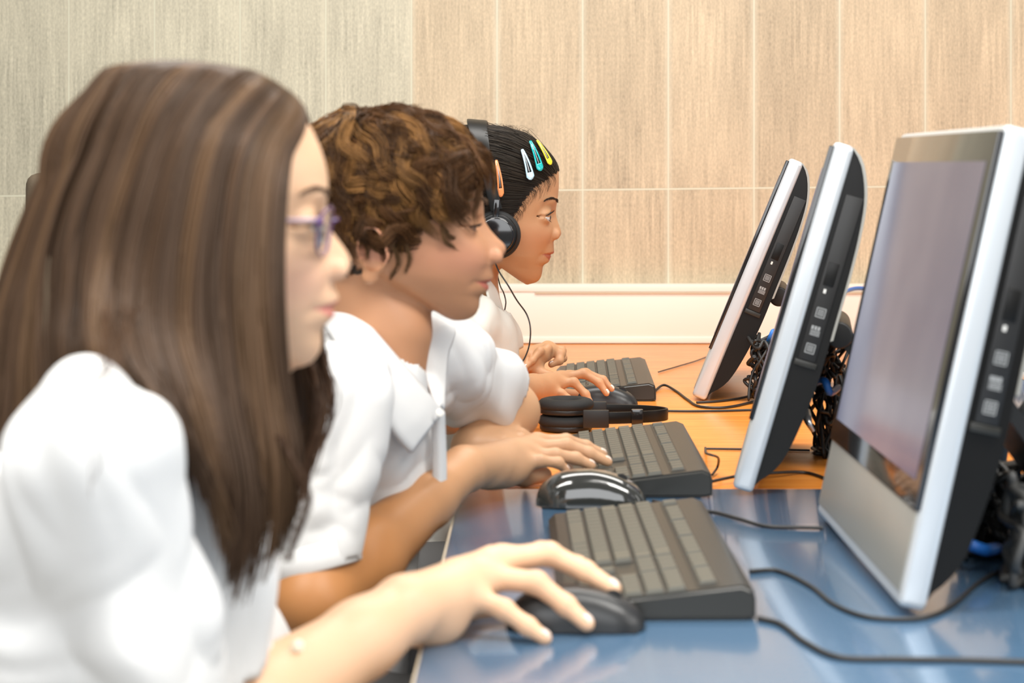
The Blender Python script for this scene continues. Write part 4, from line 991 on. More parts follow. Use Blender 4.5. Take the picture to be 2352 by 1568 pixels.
    for sg in (-1, 1):
        cw = H.wor((cupc[0], sg*.090, cupc[2])); axw = H.y*sg
        bm = bmesh.new(); cyl(bm, cw-axw*.006, axw, .031, .012, 40, bev=.003); cu = adopt(bmobj('ear_cup', bm, M_['blacksatin'], None), hpT)
        bm = bmesh.new(); cyl(bm, cw+axw*.0025, axw, .0265, .008, 40, bev=.003); o = bmobj('cup_cover', bm, M_['blackgloss'], None); o.parent = cu; o.matrix_parent_inverse = (hpT.matrix_basis @ cu.matrix_parent_inverse @ cu.matrix_basis).inverted()
        up = H.z; fw = H.x
        Mx = Matrix(((fw[0], up[0], axw[0], (cw-axw*.013)[0]), (fw[1], up[1], axw[1], (cw-axw*.013)[1]), (fw[2], up[2], axw[2], (cw-axw*.013)[2]), (0, 0, 0, 1)))
        adopt(torus_v('ear_cushion', (0, 0, 0), .024, .0115, .85, Mx, M_['foam'], None), hpT)
        # small raised line mark on the cover
        if sg == -1:
            m0 = cw+axw*.0067
            bm = bmesh.new()
            pp = [m0+fw*(-.004+.014*k/4)+up*(-.004+.003*(k/4)) for k in range(5)]; V, F = ribbon(np.array(pp), up, .0007, .0006); 
            o = pymesh('cup_mark', V, F, M_['label'], None); o.parent = cu; o.matrix_parent_inverse = hpT.matrix_basis.inverted(); bm.free()
            pp = [m0+fw*(-.006+.011*k/4)+up*(-.0075+.002*(k/4)) for k in range(5)]; V, F = ribbon(np.array(pp), up, .0006, .0006)
            o = pymesh('cup_mark', V, F, M_['label'], None); o.parent = cu; o.matrix_parent_inverse = hpT.matrix_basis.inverted()
        b = bmesh.new(); Mb = Matrix(((fw[0], axw[0], up[0], 0), (fw[1], axw[1], up[1], 0), (fw[2], axw[2], up[2], 0), (0, 0, 0, 1))); Mb.translation = Vector(cw+up*.034+fw*(-.003)-axw*.002)
        box(b, (-.0045, -.004, -.012), (.0045, .004, .018), .0015, 2, Mb); adopt(bmobj('yoke', b, M_['blackgloss'], None), hpT)
    tp = H.px(*z1(365, 98)); pts = []; wds = []
    for a in np.linspace(-math.pi/2*1.0, math.pi/2*1.0, 70):
        s_ = math.cos(a)**.75 if math.cos(a) > 0 else 0
        pts.append(np.array([cupc[0]-.003+(tp[0]+.003-cupc[0])*s_, .086*math.sin(a)*(1+.02*s_), cupc[2]+.035+(tp[2]-.004-cupc[2]-.035)*s_])); wds.append(.017+.020*max(0, math.cos(a)-.35))
    V, F = ribbon(H.wor(np.array(pts)), H.x, np.array(wds), .0045); adopt(pymesh('headband', V, F, M_['blacksatin'], None, smooth=True, autos=40), hpT)
    V, F = ribbon(H.wor(np.array(pts)[18:52]-[0, 0, .0045]), H.x, np.array(wds)[18:52]*.9, .004); adopt(pymesh('band_padding', V, F, M_['foam'], None, smooth=True, autos=40), hpT)
    Yc = Yh-.06
    adopt(tube('headphone_cable', [P(*z1(492, 1135), Yc), P(*z1(520, 1200), Yc), P(*z1(585, 1300), Yc-.01), P(*z1(650, 1410), Yc), P(*z1(720, 1510), Yc+.01), P(1218, 752, Yc), P(1216, 790, Yc), P(1205, 822, Yc), P(1183, 855, Yc), P(1170, 880, Yc+.02)], .0012, M_['cable'], None, n=90), hpT)
    adopt(tube('headphone_cable', [P(*z1(500, 1180), Yh+.07), P(*z1(528, 1300), Yh+.04), P(*z1(556, 1360), Yh), P(*z1(570, 1420), Yh-.01), P(*z1(563, 1478), Yh)], .001, M_['cable'], None, n=50), hpT)
    return H
H3 = girl3()
# ================================================================ the boy in the middle
def boy():
    Yh = 2.11
    t = thing('person', 'boy with wavy brown hair and white polo shirt, hand over a keyboard', 'person', (-.2, Yh, 0))
    def own(o): return adopt(o, t)
    H = Head(*z2(1166, 745), Yh, 9, 1.06)
    H.nasion = z2(1166, 745); H.subnasal = z2(1222, 1040); H.stomion = z2(1197, 1163); H.lipdip = z2(1142, 1250); H.menton = z2(1010, 1400)
    prof = [z2(*p) for p in [(1118, 470), (1140, 540), (1152, 600), (1160, 650), (1165, 700), (1167, 745), (1180, 790), (1213, 838), (1258, 888), (1290, 915), (1303, 940), (1302, 965), (1288, 990), (1255, 1015), (1228, 1035), (1217, 1060), (1216, 1085), (1222, 1108), (1224, 1128), (1214, 1148), (1198, 1163), (1199, 1178), (1197, 1198), (1182, 1220), (1155, 1234), (1142, 1252), (1141, 1285), (1136, 1315), (1120, 1350), (1090, 1378), (1050, 1394), (1010, 1400)]]
    base = P(835, 800, Yh+.01)
    neck = [(H.wor((-.035, 0, -.03)), .052), (H.wor((-.042, 0, -.08)), .047), (P(888, 760, Yh), .047), (P(862, 850, Yh), .052), (P(850, 910, Yh), .058)]
    V, Q, info = head_mesh(H, prof, neck, h=.0016, ear=True, eye_open=.45, eyez=-.012, cran=(.090, .070, .066, .022, -.020), ztop=.076, earpos=tuple(H.px(*z2(500, 935))[[0, 2]]))
    info['open'] = .45
    C = skin_colour(V, info, SK['boy'], (.50, .13, .10), (.68, .30, .20), .5)
    parts = [(H.wor(V), Q)]
    # right arm and hand
    f = Field((-.36, 1.80, .60), (.12, 2.42, .98), .002); nails = []
    sh = P(775, 890, 1.94); el = P(716, 1385, 1.90); wr = P(1062, 1078, 2.17)
    f.cone(sh, P(730, 1250, 1.925), .032, .031, .02); f.cone(P(730, 1250, 1.925), el, .031, .036, .015); f.ell(el, (.036, .036, .036), .015); m1 = el+(wr-el)*.3
    f.cone(el, m1, .037, .0405, .02); f.cone(m1, el+(wr-el)*.75, .0405, .029, .02); f.cone(el+(wr-el)*.75, wr, .029, .0255, .015)
    mc = [P(1232, 1015, 2.34), P(1225, 1028, 2.31), P(1212, 1045, 2.285), P(1195, 1066, 2.26)]
    fg = [[P(1300, 1012, 2.36), P(1345, 1025, 2.37), P(1385, 1042, 2.375)],
          [P(1300, 1022, 2.32), P(1352, 1040, 2.325), P(1396, 1060, 2.33)],
          [P(1275, 1045, 2.29), P(1322, 1052, 2.30), P(1358, 1068, 2.305)],
          [P(1240, 1058, 2.265), P(1282, 1062, 2.27), P(1300, 1080, 2.275)]]
    th = [P(1150, 1085, 2.30), P(1205, 1095, 2.33), P(1250, 1090, 2.345)]
    hand(f, wr, mc, fg, th, rw=.0275, rf=.0086, palm_drop=.010, nails=nails)
    f.ell(P(1135, 1085, 2.25), (.034, .022, .018), .015)
    Va, Qa = f.mesh(); Va = smoothmesh(Va, Qa, 2); parts.append((Va, Qa))
    # left arm, elbow forward on the desk and forearm folded back
    f = Field((-.16, 2.18, .745), (.06, 2.55, 1.0), .002); nl = []
    shl = P(1020, 820, 2.27); ell = P(1168, 945, 2.42); wl = P(1085, 1028, 2.33)
    f.cone(shl, ell, .030, .034, .015); f.ell(ell, (.036, .036, .036), .012); f.cone(ell, wl, .035, .027, .015)
    mc = [P(1140, 1000, 2.37), P(1155, 1003, 2.355), P(1160, 1012, 2.34), P(1150, 1020, 2.325)]
    fg = [[P(1180, 995, 2.385), P(1210, 1008, 2.39), P(1225, 1025, 2.39)], [P(1195, 998, 2.365), P(1225, 1012, 2.37), P(1240, 1028, 2.37)], [P(1195, 1008, 2.35), P(1222, 1022, 2.355), P(1235, 1036, 2.355)], [P(1185, 1020, 2.335), P(1205, 1032, 2.34), P(1218, 1042, 2.34)]]
    th = [P(1120, 1035, 2.36), P(1145, 1040, 2.375), P(1170, 1042, 2.385)]
    hand(f, wl, mc, fg, th, rw=.024, rf=.008, nails=None)
    Vb, Qb = f.mesh(); Vb = smoothmesh(Vb, Qb, 2); parts.append((Vb, Qb))
    f = Field((-.48, 1.85, .42), (.02, 2.45, .98), .006); tc = np.array([-.225, 2.16, .80])
    f.ell(tc, (.05, .08, .10), .03); f.cone(tc, (-.27, 2.14, .5), .06, .075, .04); f.cone(P(850, 910, Yh), tc, .05, .05, .03)
    Vc, Qc = f.mesh(); parts.append((Vc, Qc))
    n0 = len(V); V_, Q_ = merge(parts); c = np.tile(SK['boy'], (len(V_), 1)).astype(float); c[:n0] = C
    na = n0+len(Va); tanned = np.array((.45, .20, .07)); k = np.clip((P(1060, 1080, 2.2)[0]+.05-V_[n0:na, 0])/.12, 0, 1)[:, None]
    c[n0:na] = np.array((.60, .35, .20))*(1-k)+tanned*k; c[na:] = (.62, .36, .20); c[n0:] *= (.95+.1*vnoise(V_[n0:]*40))[:, None]
    own(npmesh('body', V_, Q_, M_['skin'], None, col=c))
    before = set(bpy.data.objects)
    eye_parts(H, info, None, (.09, .05, .03), 'brownbrow', 'lashes', .0005); nail_mesh(nails, None)
    for o in set(bpy.data.objects)-before: own(o)
    # polo shirt
    f = Field((-.5, 1.78, .44), (.08, 2.62, 1.03), .0042)
    f.ell((-.205, 2.15, .84), (.088, .125, .12), .03); f.cone((-.215, 2.15, .83), (-.265, 2.13, .50), .092, .115, .05)
    f.cone(P(815, 872, 2.09), P(782, 900, 1.985), .052, .052, .03); f.cone(P(830, 850, 2.10), P(900, 850, 2.22), .05, .05, .04)
    a = P(778, 910, 1.95); b = P(722, 1300, 1.925); f.cone(a, b, .054, .049, .025)
    f.cone(P(900, 820, 2.22), P(1010, 825, 2.28), .050, .055, .03); f.cone(P(1010, 825, 2.28), P(1150, 915, 2.42), .056, .052, .03)
    hem1 = unit(b-a); hem1 = unit(hem1+np.array([.38, 0, 0])); a2 = P(1010, 820, 2.28); b2 = P(1168, 945, 2.42); hem2 = unit(b2-a2)
    nb = P(862, 850, Yh); nt = P(905, 730, Yh)
    def cut(V):
        ax = unit(nt-nb); q = V-nb; tt = q@ax; rr = np.linalg.norm(q-tt[:, None]*ax, axis=1); c1 = (rr < .056) & (tt > -.005)
        c1 |= (tt > .05) & (rr < .08)
        p1 = P(735, 1305, 1.95); c2 = ((V-p1)@hem1 > 0) & (np.linalg.norm((V-b)[:, :2], axis=1) < .085)
        p2 = P(1140, 905, 2.40); c3 = ((V-p2)@hem2 > 0) & (V[:, 1] > 2.24) & (V[:, 0] > -.1)
        vv = P(1000, 945, 2.07); c4 = (np.abs(V[:, 1]-Yh+.0) < np.clip((V[:, 2]-vv[2])*.42, 0, .06)) & (V[:, 0] > -.18) & (V[:, 2] > vv[2])
        return c1 | c2 | c3 | c4
    def folds(V):
        g = lambda p, s_: np.exp(-((V-p)**2).sum(1)/s_**2)
        return .0030*np.sin(V[:, 2]*46+V[:, 0]*110)*np.clip((V[:, 0]+.2)*8, 0, 1)+.0028*np.sin(V[:, 0]*95-V[:, 2]*25+V[:, 1]*30)
    own(cloth('shirt', f, cut, folds, M_['shirt'], None, crease=(.011, 17)))
    before = set(bpy.data.objects)
    # collar: the near flap and the far flap
    inn = [P(798, 678, 2.10), P(826, 722, 2.075), P(858, 758, 2.06), P(918, 828, 2.05), P(984, 905, 2.06), P(1016, 946, 2.08)]
    mid = [P(770, 706, 2.08), P(806, 762, 2.035), P(845, 830, 2.01), P(900, 905, 1.995), P(945, 960, 2.01), P(985, 985, 2.04)]
    out = [P(752, 735, 2.06), P(796, 806, 2.01), P(862, 905, 1.98), P(905, 985, 1.985), P(942, 1034, 2.005), P(946, 1036, 2.01)]
    out2 = [P(742, 745, 2.065), P(790, 812, 2.013), P(858, 912, 1.984), P(901, 990, 1.988), P(939, 1037, 2.008), P(948, 1034, 2.012)]
    sheet('collar', [inn, mid, out, out2], M_['shirt'], None, .0035, nu=40, nv=16)
    inn = [P(798, 678, 2.12), P(880, 700, 2.19), P(985, 742, 2.19), P(958, 800, 2.165), P(976, 868, 2.13), P(1002, 938, 2.09)]
    out = [P(780, 700, 2.13), P(890, 720, 2.225), P(1040, 752, 2.215), P(1028, 815, 2.20), P(1022, 875, 2.16), P(1018, 940, 2.10)]
    sheet('collar', [inn, [(np.array(a_)+b_)/2+[0, -.006, .004] for a_, b_ in zip(inn, out)], out], M_['shirt'], None, .0035, nu=40, nv=14)
    pl = [(1006, 945, 2.075), (1008, 1000, 2.082), (1010, 1060, 2.085), (1010, 1150, 2.085)]
    sheet('placket', [[P(a_-16, b_, c_+.002) for a_, b_, c_ in pl], [P(a_, b_, c_-.001) for a_, b_, c_ in pl], [P(a_+15, b_, c_+.008) for a_, b_, c_ in pl]], M_['shirt'], None, .0015)
    bm = bmesh.new(); cyl(bm, P(1010, 948, 2.045), (.5, -1, .3), .0045, .002, 18, bev=.0006); bmobj('button', bm, M_['whitecable'], None)
    # sleeve hem
    u1 = unit(np.cross(hem1, [0, 1, 0])); u2 = np.cross(hem1, u1); ctr = a+(b-a)*((P(735, 1305, 1.95)-a)@hem1/((b-a)@hem1)); rows = []
    for dd, rr in ((-.026, .0515), (-.025, .0535), (-.001, .0525), (.001, .0510)):
        rows.append([ctr+hem1*dd+(u1*math.cos(q)*rr*.97+u2*math.sin(q)*rr*.99)*1.0 for q in np.linspace(0, 2*math.pi, 40)])
    G = np.array(rows); idx = np.arange(160).reshape(4, 40); F = np.stack([idx[:-1, :-1], idx[:-1, 1:], idx[1:, 1:], idx[1:, :-1]], -1).reshape(-1, 4)
    o = npmesh('sleeve_hem', G.reshape(-1, 3), F, M_['shirt'], None); md = o.modifiers.new('t', 'SOLIDIFY'); md.thickness = .002
    for o in set(bpy.data.objects)-before: own(o)
    before = set(bpy.data.objects); lower_body(None, (-.27, Yh, .535), .40, Yh)
    for o in set(bpy.data.objects)-before: own(o)
    chair(-.27, Yh, 'dark plastic chair under the boy with wavy brown hair')
    # hair: wavy locks falling from the crown
    hl = [H.px(*z2(*p))[[0, 2]] for p in ((1250, 200), (1150, 420), (1130, 540), (1090, 640), (960, 720), (820, 860), (720, 980), (560, 1000), (480, 1130), (300, 1230), (150, 1300))]
    c0 = np.array([-.010, 0, .03]); sp = Scalp(V, c0, hl); rs = np.random.default_rng(5); S = []; Rr = []; Cl = []
    crown = unit([-.62, -.12, .85]); n_ = 0; K = 19
    up = np.array([0, 0, 1.])
    ear_c = H.px(*z2(500, 960))
    def lock(d, Lc, layer, wide, nst, fine):
        pe = sp.at(d)-ear_c
        if math.hypot(pe[0], pe[2]+.006) < .024: return
        away = unit(d-crown*(d@crown)); away = unit(away-d*(away@d)); down = unit(-up+d*(up@d)); fr = np.array([1., 0, 0]); fr = unit(fr-d*(fr@d))
        tw = vnoise(np.array([d*3.1+7]))[0]-.5
        mixd = unit(away+down*.45*(1-max(d[2], 0))+fr*.30*max(0, d[2])); side = np.cross(d, mixd); mixd = unit(mixd+side*tw*1.1); side = np.cross(d, mixd)
        ts = np.linspace(0, 1, K); ph = 8*vnoise(np.array([d*2.6+3]))[0]+rs.normal()*.25; fq = 8+2*vnoise(np.array([d*2+11]))[0]
        ang = ts*Lc; lat = rs.uniform(.06, .13)*np.sin(ts*fq+ph)*ts**.6
        pth = np.cos(ang)[:, None]*d+np.sin(ang)[:, None]*mixd+lat[:, None]*side
        off = layer*np.sin(np.clip(ts*1.5, 0, 1)*math.pi/2)+.0035*np.sin(ts*fq*1.1+ph+1.5)*ts+.006*ts**3*rs.uniform(-.9, 1.0)
        ctrl = sp.at(pth, np.maximum(off, .0012)); tn = np.gradient(ctrl, axis=0); tn /= np.linalg.norm(tn, axis=1, keepdims=True)
        nn = np.cross(tn, pth/np.linalg.norm(pth, axis=1, keepdims=True)); nn /= np.linalg.norm(nn, axis=1, keepdims=True)+1e-9; oo = np.cross(nn, tn)
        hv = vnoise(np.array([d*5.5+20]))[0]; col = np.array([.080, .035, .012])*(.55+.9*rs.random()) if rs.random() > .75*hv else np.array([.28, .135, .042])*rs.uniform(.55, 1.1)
        for k_ in range(nst):
            a_ = rs.uniform(0, 6.28); q = math.sqrt(rs.random()); e_ = rs.uniform(.8, 1.0); tq = ts*e_*(K-1); j = np.minimum(tq.astype(int), K-2); fq_ = (tq-j)[:, None]
            wl_ = wide*q*math.cos(a_)*(1-.5*ts**1.5)+rs.normal()*.0016*ts; hh_ = .42*wide*q*math.sin(a_)*(1-.5*ts)+rs.normal()*.0009*ts
            fz = .0006*np.sin(ts*rs.uniform(5, 9)+rs.uniform(0, 6.28))*ts
            L_ = ctrl+nn*(wl_+fz)[:, None]+oo*hh_[:, None]; L_ = L_[j]*(1-fq_)+L_[j+1]*fq_
            S.append(L_); Rr.append(np.interp(ts, [0, .2, .75, 1], [.0004, .0006, .00045, .0001])*fine); Cl.append(col*rs.uniform(.6, 1.45))
    while n_ < 400:
        d = unit(rs.normal(size=3))
        if not sp.hairy(d, -.004) or (d[2] < -.25 and rs.random() < .3): continue
        n_ += 1; lock(d, rs.uniform(.75, 1.15)*(1 if d[2] > .1 else .6)*(1-.35*max(0, d[0])), rs.uniform(.004, .0145), rs.uniform(.007, .013), 62, .62)
    n_ = 0
    while n_ < 700:
        d = unit(rs.normal(size=3))
        if not sp.hairy(d, -.001): continue
        n_ += 1; lock(d, rs.uniform(.3, .6), rs.uniform(.003, .013), .006, 7, .7)
    # stray wisps over the brow and the cheek
    for a_, b_, c_ in (((915, 800), (935, 890), (1040, 955)), ((900, 760), (960, 860), (1040, 862)), ((700, 900), (720, 1000), (690, 1080)), ((620, 900), (650, 1020), (600, 1120)), ((480, 850), (500, 915), (560, 965)), ((430, 850), (470, 930), (470, 990)), ((540, 860), (560, 930), (590, 1010))):
        for k_ in range(30):
            j = lambda p: H.px(*z2(p[0]+rs.normal()*8, p[1]+rs.normal()*8))
            def sk(p, o_):
                q = j(p)
                for y in np.linspace(0, .085, 60):
                    w_ = np.array([q[0], -y, q[2]])-c0
                    if np.linalg.norm(w_) >= sp.r(w_)+o_: break
                return np.array([q[0], -y, q[2]])
            S.append(cr([sk(a_, .008), sk(b_, .006), sk(c_, .003)], K)); Rr.append(np.linspace(.0003, .0001, K)); Cl.append(np.array([.13, .07, .03]))
    S = np.array(S); Vh, Fh = strands(H.wor(S), np.array(Rr)*H.k); ch = np.repeat(np.array(Cl), K*3, 0)
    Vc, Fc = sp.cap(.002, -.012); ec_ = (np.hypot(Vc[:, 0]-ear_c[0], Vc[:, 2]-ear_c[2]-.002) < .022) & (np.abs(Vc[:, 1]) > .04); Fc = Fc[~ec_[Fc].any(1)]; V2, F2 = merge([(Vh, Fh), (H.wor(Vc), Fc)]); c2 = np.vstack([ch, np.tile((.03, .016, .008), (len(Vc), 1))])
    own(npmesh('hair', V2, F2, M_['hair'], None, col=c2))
    return H
HB = boy()
# ================================================================ the nearest girl with long straight hair
def girl1():
    Yh = 1.44
    t = thing('person', 'girl with long straight brown hair and purple glasses, white top, hand on mouse', 'person', (-.25, Yh, 0))
    def own(o): return adopt(o, t)
    H = Head(*z3(495, 600), Yh, 1, 1.06)
    H.nasion = z3(495, 600); H.subnasal = z3(535, 1003); H.stomion = z3(535, 1165); H.lipdip = z3(470, 1290); H.menton = z3(330, 1530)
    prof = [z3(*p) for p in [(330, 30), (395, 110), (440, 200), (475, 290), (495, 370), (501, 430), (498, 490), (493, 550), (494, 610), (503, 660), (525, 700), (568, 760), (608, 815), (634, 860), (644, 895), (640, 930), (620, 955), (580, 975), (545, 995), (536, 1015), (546, 1050), (566, 1085), (574, 1105), (566, 1135), (540, 1165), (548, 1185), (546, 1210), (522, 1245), (485, 1272), (468, 1300), (466, 1345), (468, 1385), (455, 1435), (425, 1480), (380, 1515), (330, 1530)]]
    neck = [(H.wor((-.035, 0, -.03)), .052), (H.wor((-.04, 0, -.085)), .047), (P(500, 900, Yh), .048), (P(440, 1010, Yh), .055)]
    V, Q, info = head_mesh(H, prof, neck, h=.0018, eye_open=.8, cran=(.090, .070, .070, .028), ztop=.094)
    info['open'] = .8
    C = skin_colour(V, info, SK['g1'], (.62, .20, .17), (.84, .42, .32), .35)
    parts = [(H.wor(V), Q)]
    f = Field((-.36, 1.18, .60), (.13, 1.74, 1.0), .0021); nails = []
    sh = P(225, 1015, 1.24); el = P(400, 1760, 1.36); wr = P(925, 1402, 1.545)
    f.cone(sh, el, .040, .038, .02); m1 = el+(wr-el)*.3; f.cone(el, m1, .038, .041, .02); f.cone(m1, el+(wr-el)*.8, .041, .029, .02); f.cone(el+(wr-el)*.8, wr, .029, .0265, .015)
    mc = [P(1150, 1285, 1.665), P(1135, 1290, 1.635), P(1112, 1322, 1.61), P(1075, 1362, 1.588)]
    fg = [[P(1245, 1270, 1.675), P(1325, 1300, 1.675), P(1385, 1340, 1.67)],
          [P(1262, 1272, 1.645), P(1345, 1312, 1.64), P(1410, 1352, 1.63)],
          [P(1232, 1338, 1.608), P(1300, 1390, 1.60), P(1348, 1432, 1.592)],
          [P(1158, 1400, 1.578), P(1212, 1438, 1.572), P(1252, 1465, 1.567)]]
    th = [P(1010, 1395, 1.64), P(1090, 1410, 1.67), P(1170, 1410, 1.675)]
    hand(f, wr, mc, fg, th, rw=.029, rf=.0098, palm_drop=.008, nails=nails)
    f.ell(P(985, 1430, 1.58), (.030, .026, .020), .015)
    Va, Qa = f.mesh(); Va = smoothmesh(Va, Qa, 2); parts.append((Va, Qa))
    # left arm resting in the lap
    f = Field((-.40, 1.4, .50), (.02, 1.75, 1.0), .004); a = P(420, 960, 1.62); b = np.array([-.25, 1.62, .70]); c_ = np.array([-.16, 1.52, .61])
    f.cone(a, b, .044, .037, .02); f.cone(b, c_, .036, .027, .015)
    nl = []; dx = np.array([.5, -.1, -.25]); dx = unit(dx); sd = unit(np.cross(dx, [0, 0, 1])); mc2 = [c_+dx*.065+sd*q for q in (-.028, -.009, .010, .027)]
    hand(f, c_, mc2, [[m+dx*.03, m+dx*.052+[0, 0, -.008], m+dx*.068+[0, 0, -.02]] for m in mc2], [c_+dx*.02-sd*.03, c_+dx*.05-sd*.04, c_+dx*.07-sd*.04], rw=.024, rf=.0085)
    Vb, Qb = f.mesh(); Vb = smoothmesh(Vb, Qb, 1); parts.append((Vb, Qb))
    f = Field((-.55, 1.15, .42), (-.02, 1.75, 1.0), .007); tc = np.array([-.30, Yh, .80])
    f.ell(tc, (.06, .10, .11), .03); f.cone(tc, (-.30, Yh, .5), .065, .08, .04); f.cone(P(440, 1010, Yh), tc, .055, .06, .03)
    Vc, Qc = f.mesh(); parts.append((Vc, Qc))
    n0 = len(V); V_, Q_ = merge(parts); c = np.tile(SK['g1'], (len(V_), 1)).astype(float); c[:n0] = C; c[n0:] *= (.96+.08*vnoise(V_[n0:]*40))[:, None]
    own(npmesh('body', V_, Q_, M_['skin'], None, col=c))
    before = set(bpy.data.objects); eye_parts(H, info, None, (.06, .035, .02), 'brownbrow', 'lashes', .0005); nail_mesh(nails, None)
    for o in set(bpy.data.objects)-before: own(o)
    # white top
    f = Field((-.66, 1.08, .44), (.02, 1.80, 1.06), .005)
    f.ell((-.305, Yh, .84), (.095, .14, .12), .03); f.cone((-.30, Yh, .84), (-.30, Yh, .5), .10, .12, .05)
    f.cone(P(290, 1030, 1.31), P(380, 995, 1.58), .045, .045, .05)
    a = P(205, 1048, 1.235); b = P(300, 1500, 1.28); f.cone(a, b, .060, .061, .03); f.cone(b, P(360, 1750, 1.32), .060, .056, .03)
    f.cone(P(80, 1260, 1.31), P(60, 1520, 1.33), .064, .085, .04)
    f.cone(P(400, 980, 1.60), (-.25, 1.63, .70), .052, .050, .03)
    nb = P(450, 990, Yh); nt = P(500, 890, Yh); el2 = P(400, 1760, 1.36); av = unit(P(925, 1402, 1.545)-el2)
    def cut(V):
        ax = unit(nt-nb); q = V-nb; tt = q@ax; rr = np.linalg.norm(q-tt[:, None]*ax, axis=1); c1 = (rr < .056) & (tt > 0)
        q = V-el2; tt = q@av; rr = np.linalg.norm(q-tt[:, None]*av, axis=1); c2 = (rr < .05) & (tt > .02) & (V[:, 1] < 1.42)
        return c1 | c2
    def folds(V):
        return .0045*np.sin(V[:, 2]*38+V[:, 0]*40+2*np.sin(V[:, 0]*25))*np.clip((.95-V[:, 2])*9, .1, 1)+.004*np.sin(V[:, 0]*75+V[:, 2]*18+V[:, 1]*20)
    own(cloth('shirt', f, cut, folds, M_['shirt'], None, crease=(.014, 13), thick=.004))
    before = set(bpy.data.objects)
    for x_, y_ in ((684, 1482), (672, 1503), (677, 1521)):
        bm = bmesh.new(); cyl(bm, P(x_, y_, 1.43), (.6, -1, .2), .0048, .004, 18, bev=.001); bmobj('button', bm, M_['button'], None)
    for o in set(bpy.data.objects)-before: own(o)
    before = set(bpy.data.objects); lower_body(None, (-.32, Yh, .535), .40, Yh)
    for o in set(bpy.data.objects)-before: own(o)
    chair(-.32, Yh, 'dark plastic chair under the girl with long straight hair')
    # glasses
    g = thing('glasses', 'purple-rimmed glasses on the long-haired girl\'s nose', 'glasses', tuple(H.wor(info['nas'])))
    ctrx = info['nas'][0]+.004
    for sg in (-1, 1):
        rim = []; 
        for a_ in np.linspace(0, 2*math.pi, 40): 
            yy = sg*.033+.0235*math.copysign(abs(math.cos(a_))**.8, math.cos(a_)); zz = info['ez']-.004+.0165*math.copysign(abs(math.sin(a_))**.8, math.sin(a_))
            rim.append([ctrx-.006*(abs(yy)/.056)**2*1.5+.10*(zz-info['ez'])*1.2, yy, zz])
        adopt(tube('rim', H.wor(np.array(rim)), .0009, M_['purple'], None, n=60), g)
        R_ = np.array(rim); cc = R_.mean(0); VV = np.vstack([R_, cc+[.0015, 0, 0]]); FF = [(i, i+1, 40) for i in range(39)]
        lens = pymesh('lens', H.wor(VV), FF, M_['lens'], None, smooth=True); md = lens.modifiers.new('t', 'SOLIDIFY'); md.thickness = .0015; adopt(lens, g)
        adopt(tube('temple_arm', H.wor(np.array([[ctrx-.008, sg*.0565, info['ez']+.004], [ctrx-.016, sg*.068, info['ez']+.005], [.03, sg*.073, info['ez']+.003], [-.01, sg*.075, info['ez']], [-.03, sg*.074, info['ez']-.02]])), .0016, M_['arm'], None, n=40), g)
        bm = bmesh.new(); cyl(bm, H.wor((ctrx-.009, sg*.060, info['ez']+.004)), H.y, .0034, .008, 14, bev=.001); adopt(bmobj('hinge', bm, M_['purple'], None), g)
    adopt(tube('bridge', H.wor(np.array([[ctrx-.001, -.010, info['ez']+.002], [ctrx+.004, 0, info['ez']+.004], [ctrx-.001, .010, info['ez']+.002]])), .0013, M_['purple'], None, n=16), g)
    # long straight hair: rows of guide lines, front of the face round to the back
    G = [
        [(690, 258, 1.43), (672, 330, 1.392), (657, 430, 1.36), (650, 560, 1.35), (652, 700, 1.345), (664, 880, 1.35), (690, 1050, 1.345), (668, 1230, 1.345), (655, 1330, 1.345)],
        [(650, 225, 1.43), (622, 310, 1.375), (602, 430, 1.35), (596, 560, 1.34), (600, 720, 1.335), (615, 900, 1.335), (640, 1080, 1.33), (625, 1250, 1.33), (565, 1430, 1.33)],
        [(585, 192, 1.43), (545, 290, 1.362), (515, 430, 1.34), (505, 580, 1.33), (512, 740, 1.325), (545, 920, 1.32), (585, 1090, 1.32), (590, 1250, 1.32), (560, 1410, 1.32)],
        [(510, 166, 1.43), (460, 270, 1.358), (420, 420, 1.335), (405, 580, 1.325), (415, 740, 1.315), (470, 920, 1.29), (530, 1080, 1.29), (560, 1240, 1.30), (540, 1390, 1.305)],
        [(440, 152, 1.43), (385, 260, 1.36), (335, 420, 1.335), (310, 580, 1.325), (312, 720, 1.305), (365, 850, 1.28), (450, 1000, 1.28), (510, 1180, 1.29), (530, 1340, 1.30)],
        [(395, 147, 1.43), (335, 250, 1.365), (275, 420, 1.34), (240, 580, 1.33), (235, 720, 1.30), (262, 800, 1.275), (330, 880, 1.265), (420, 1010, 1.265), (478, 1160, 1.28)],
        [(370, 146, 1.43), (300, 240, 1.37), (225, 410, 1.345), (175, 580, 1.335), (150, 700, 1.325), (128, 800, 1.31), (85, 920, 1.32), (30, 1030, 1.33), (-30, 1150, 1.34)],
        [(330, 150, 1.435), (235, 250, 1.385), (160, 410, 1.36), (100, 580, 1.355), (65, 700, 1.35), (35, 800, 1.35), (-10, 920, 1.36), (-50, 1040, 1.37), (-90, 1160, 1.38)],
        [(290, 160, 1.44), (180, 270, 1.42), (105, 420, 1.40), (48, 580, 1.40), (8, 700, 1.40), (-25, 800, 1.40), (-65, 920, 1.41), (-100, 1040, 1.42), (-140, 1160, 1.43)],
        [(280, 166, 1.46), (165, 280, 1.47), (90, 430, 1.47), (30, 580, 1.48), (-5, 700, 1.48), (-40, 800, 1.48), (-80, 920, 1.48), (-110, 1040, 1.48), (-150, 1160, 1.48)],
    ]
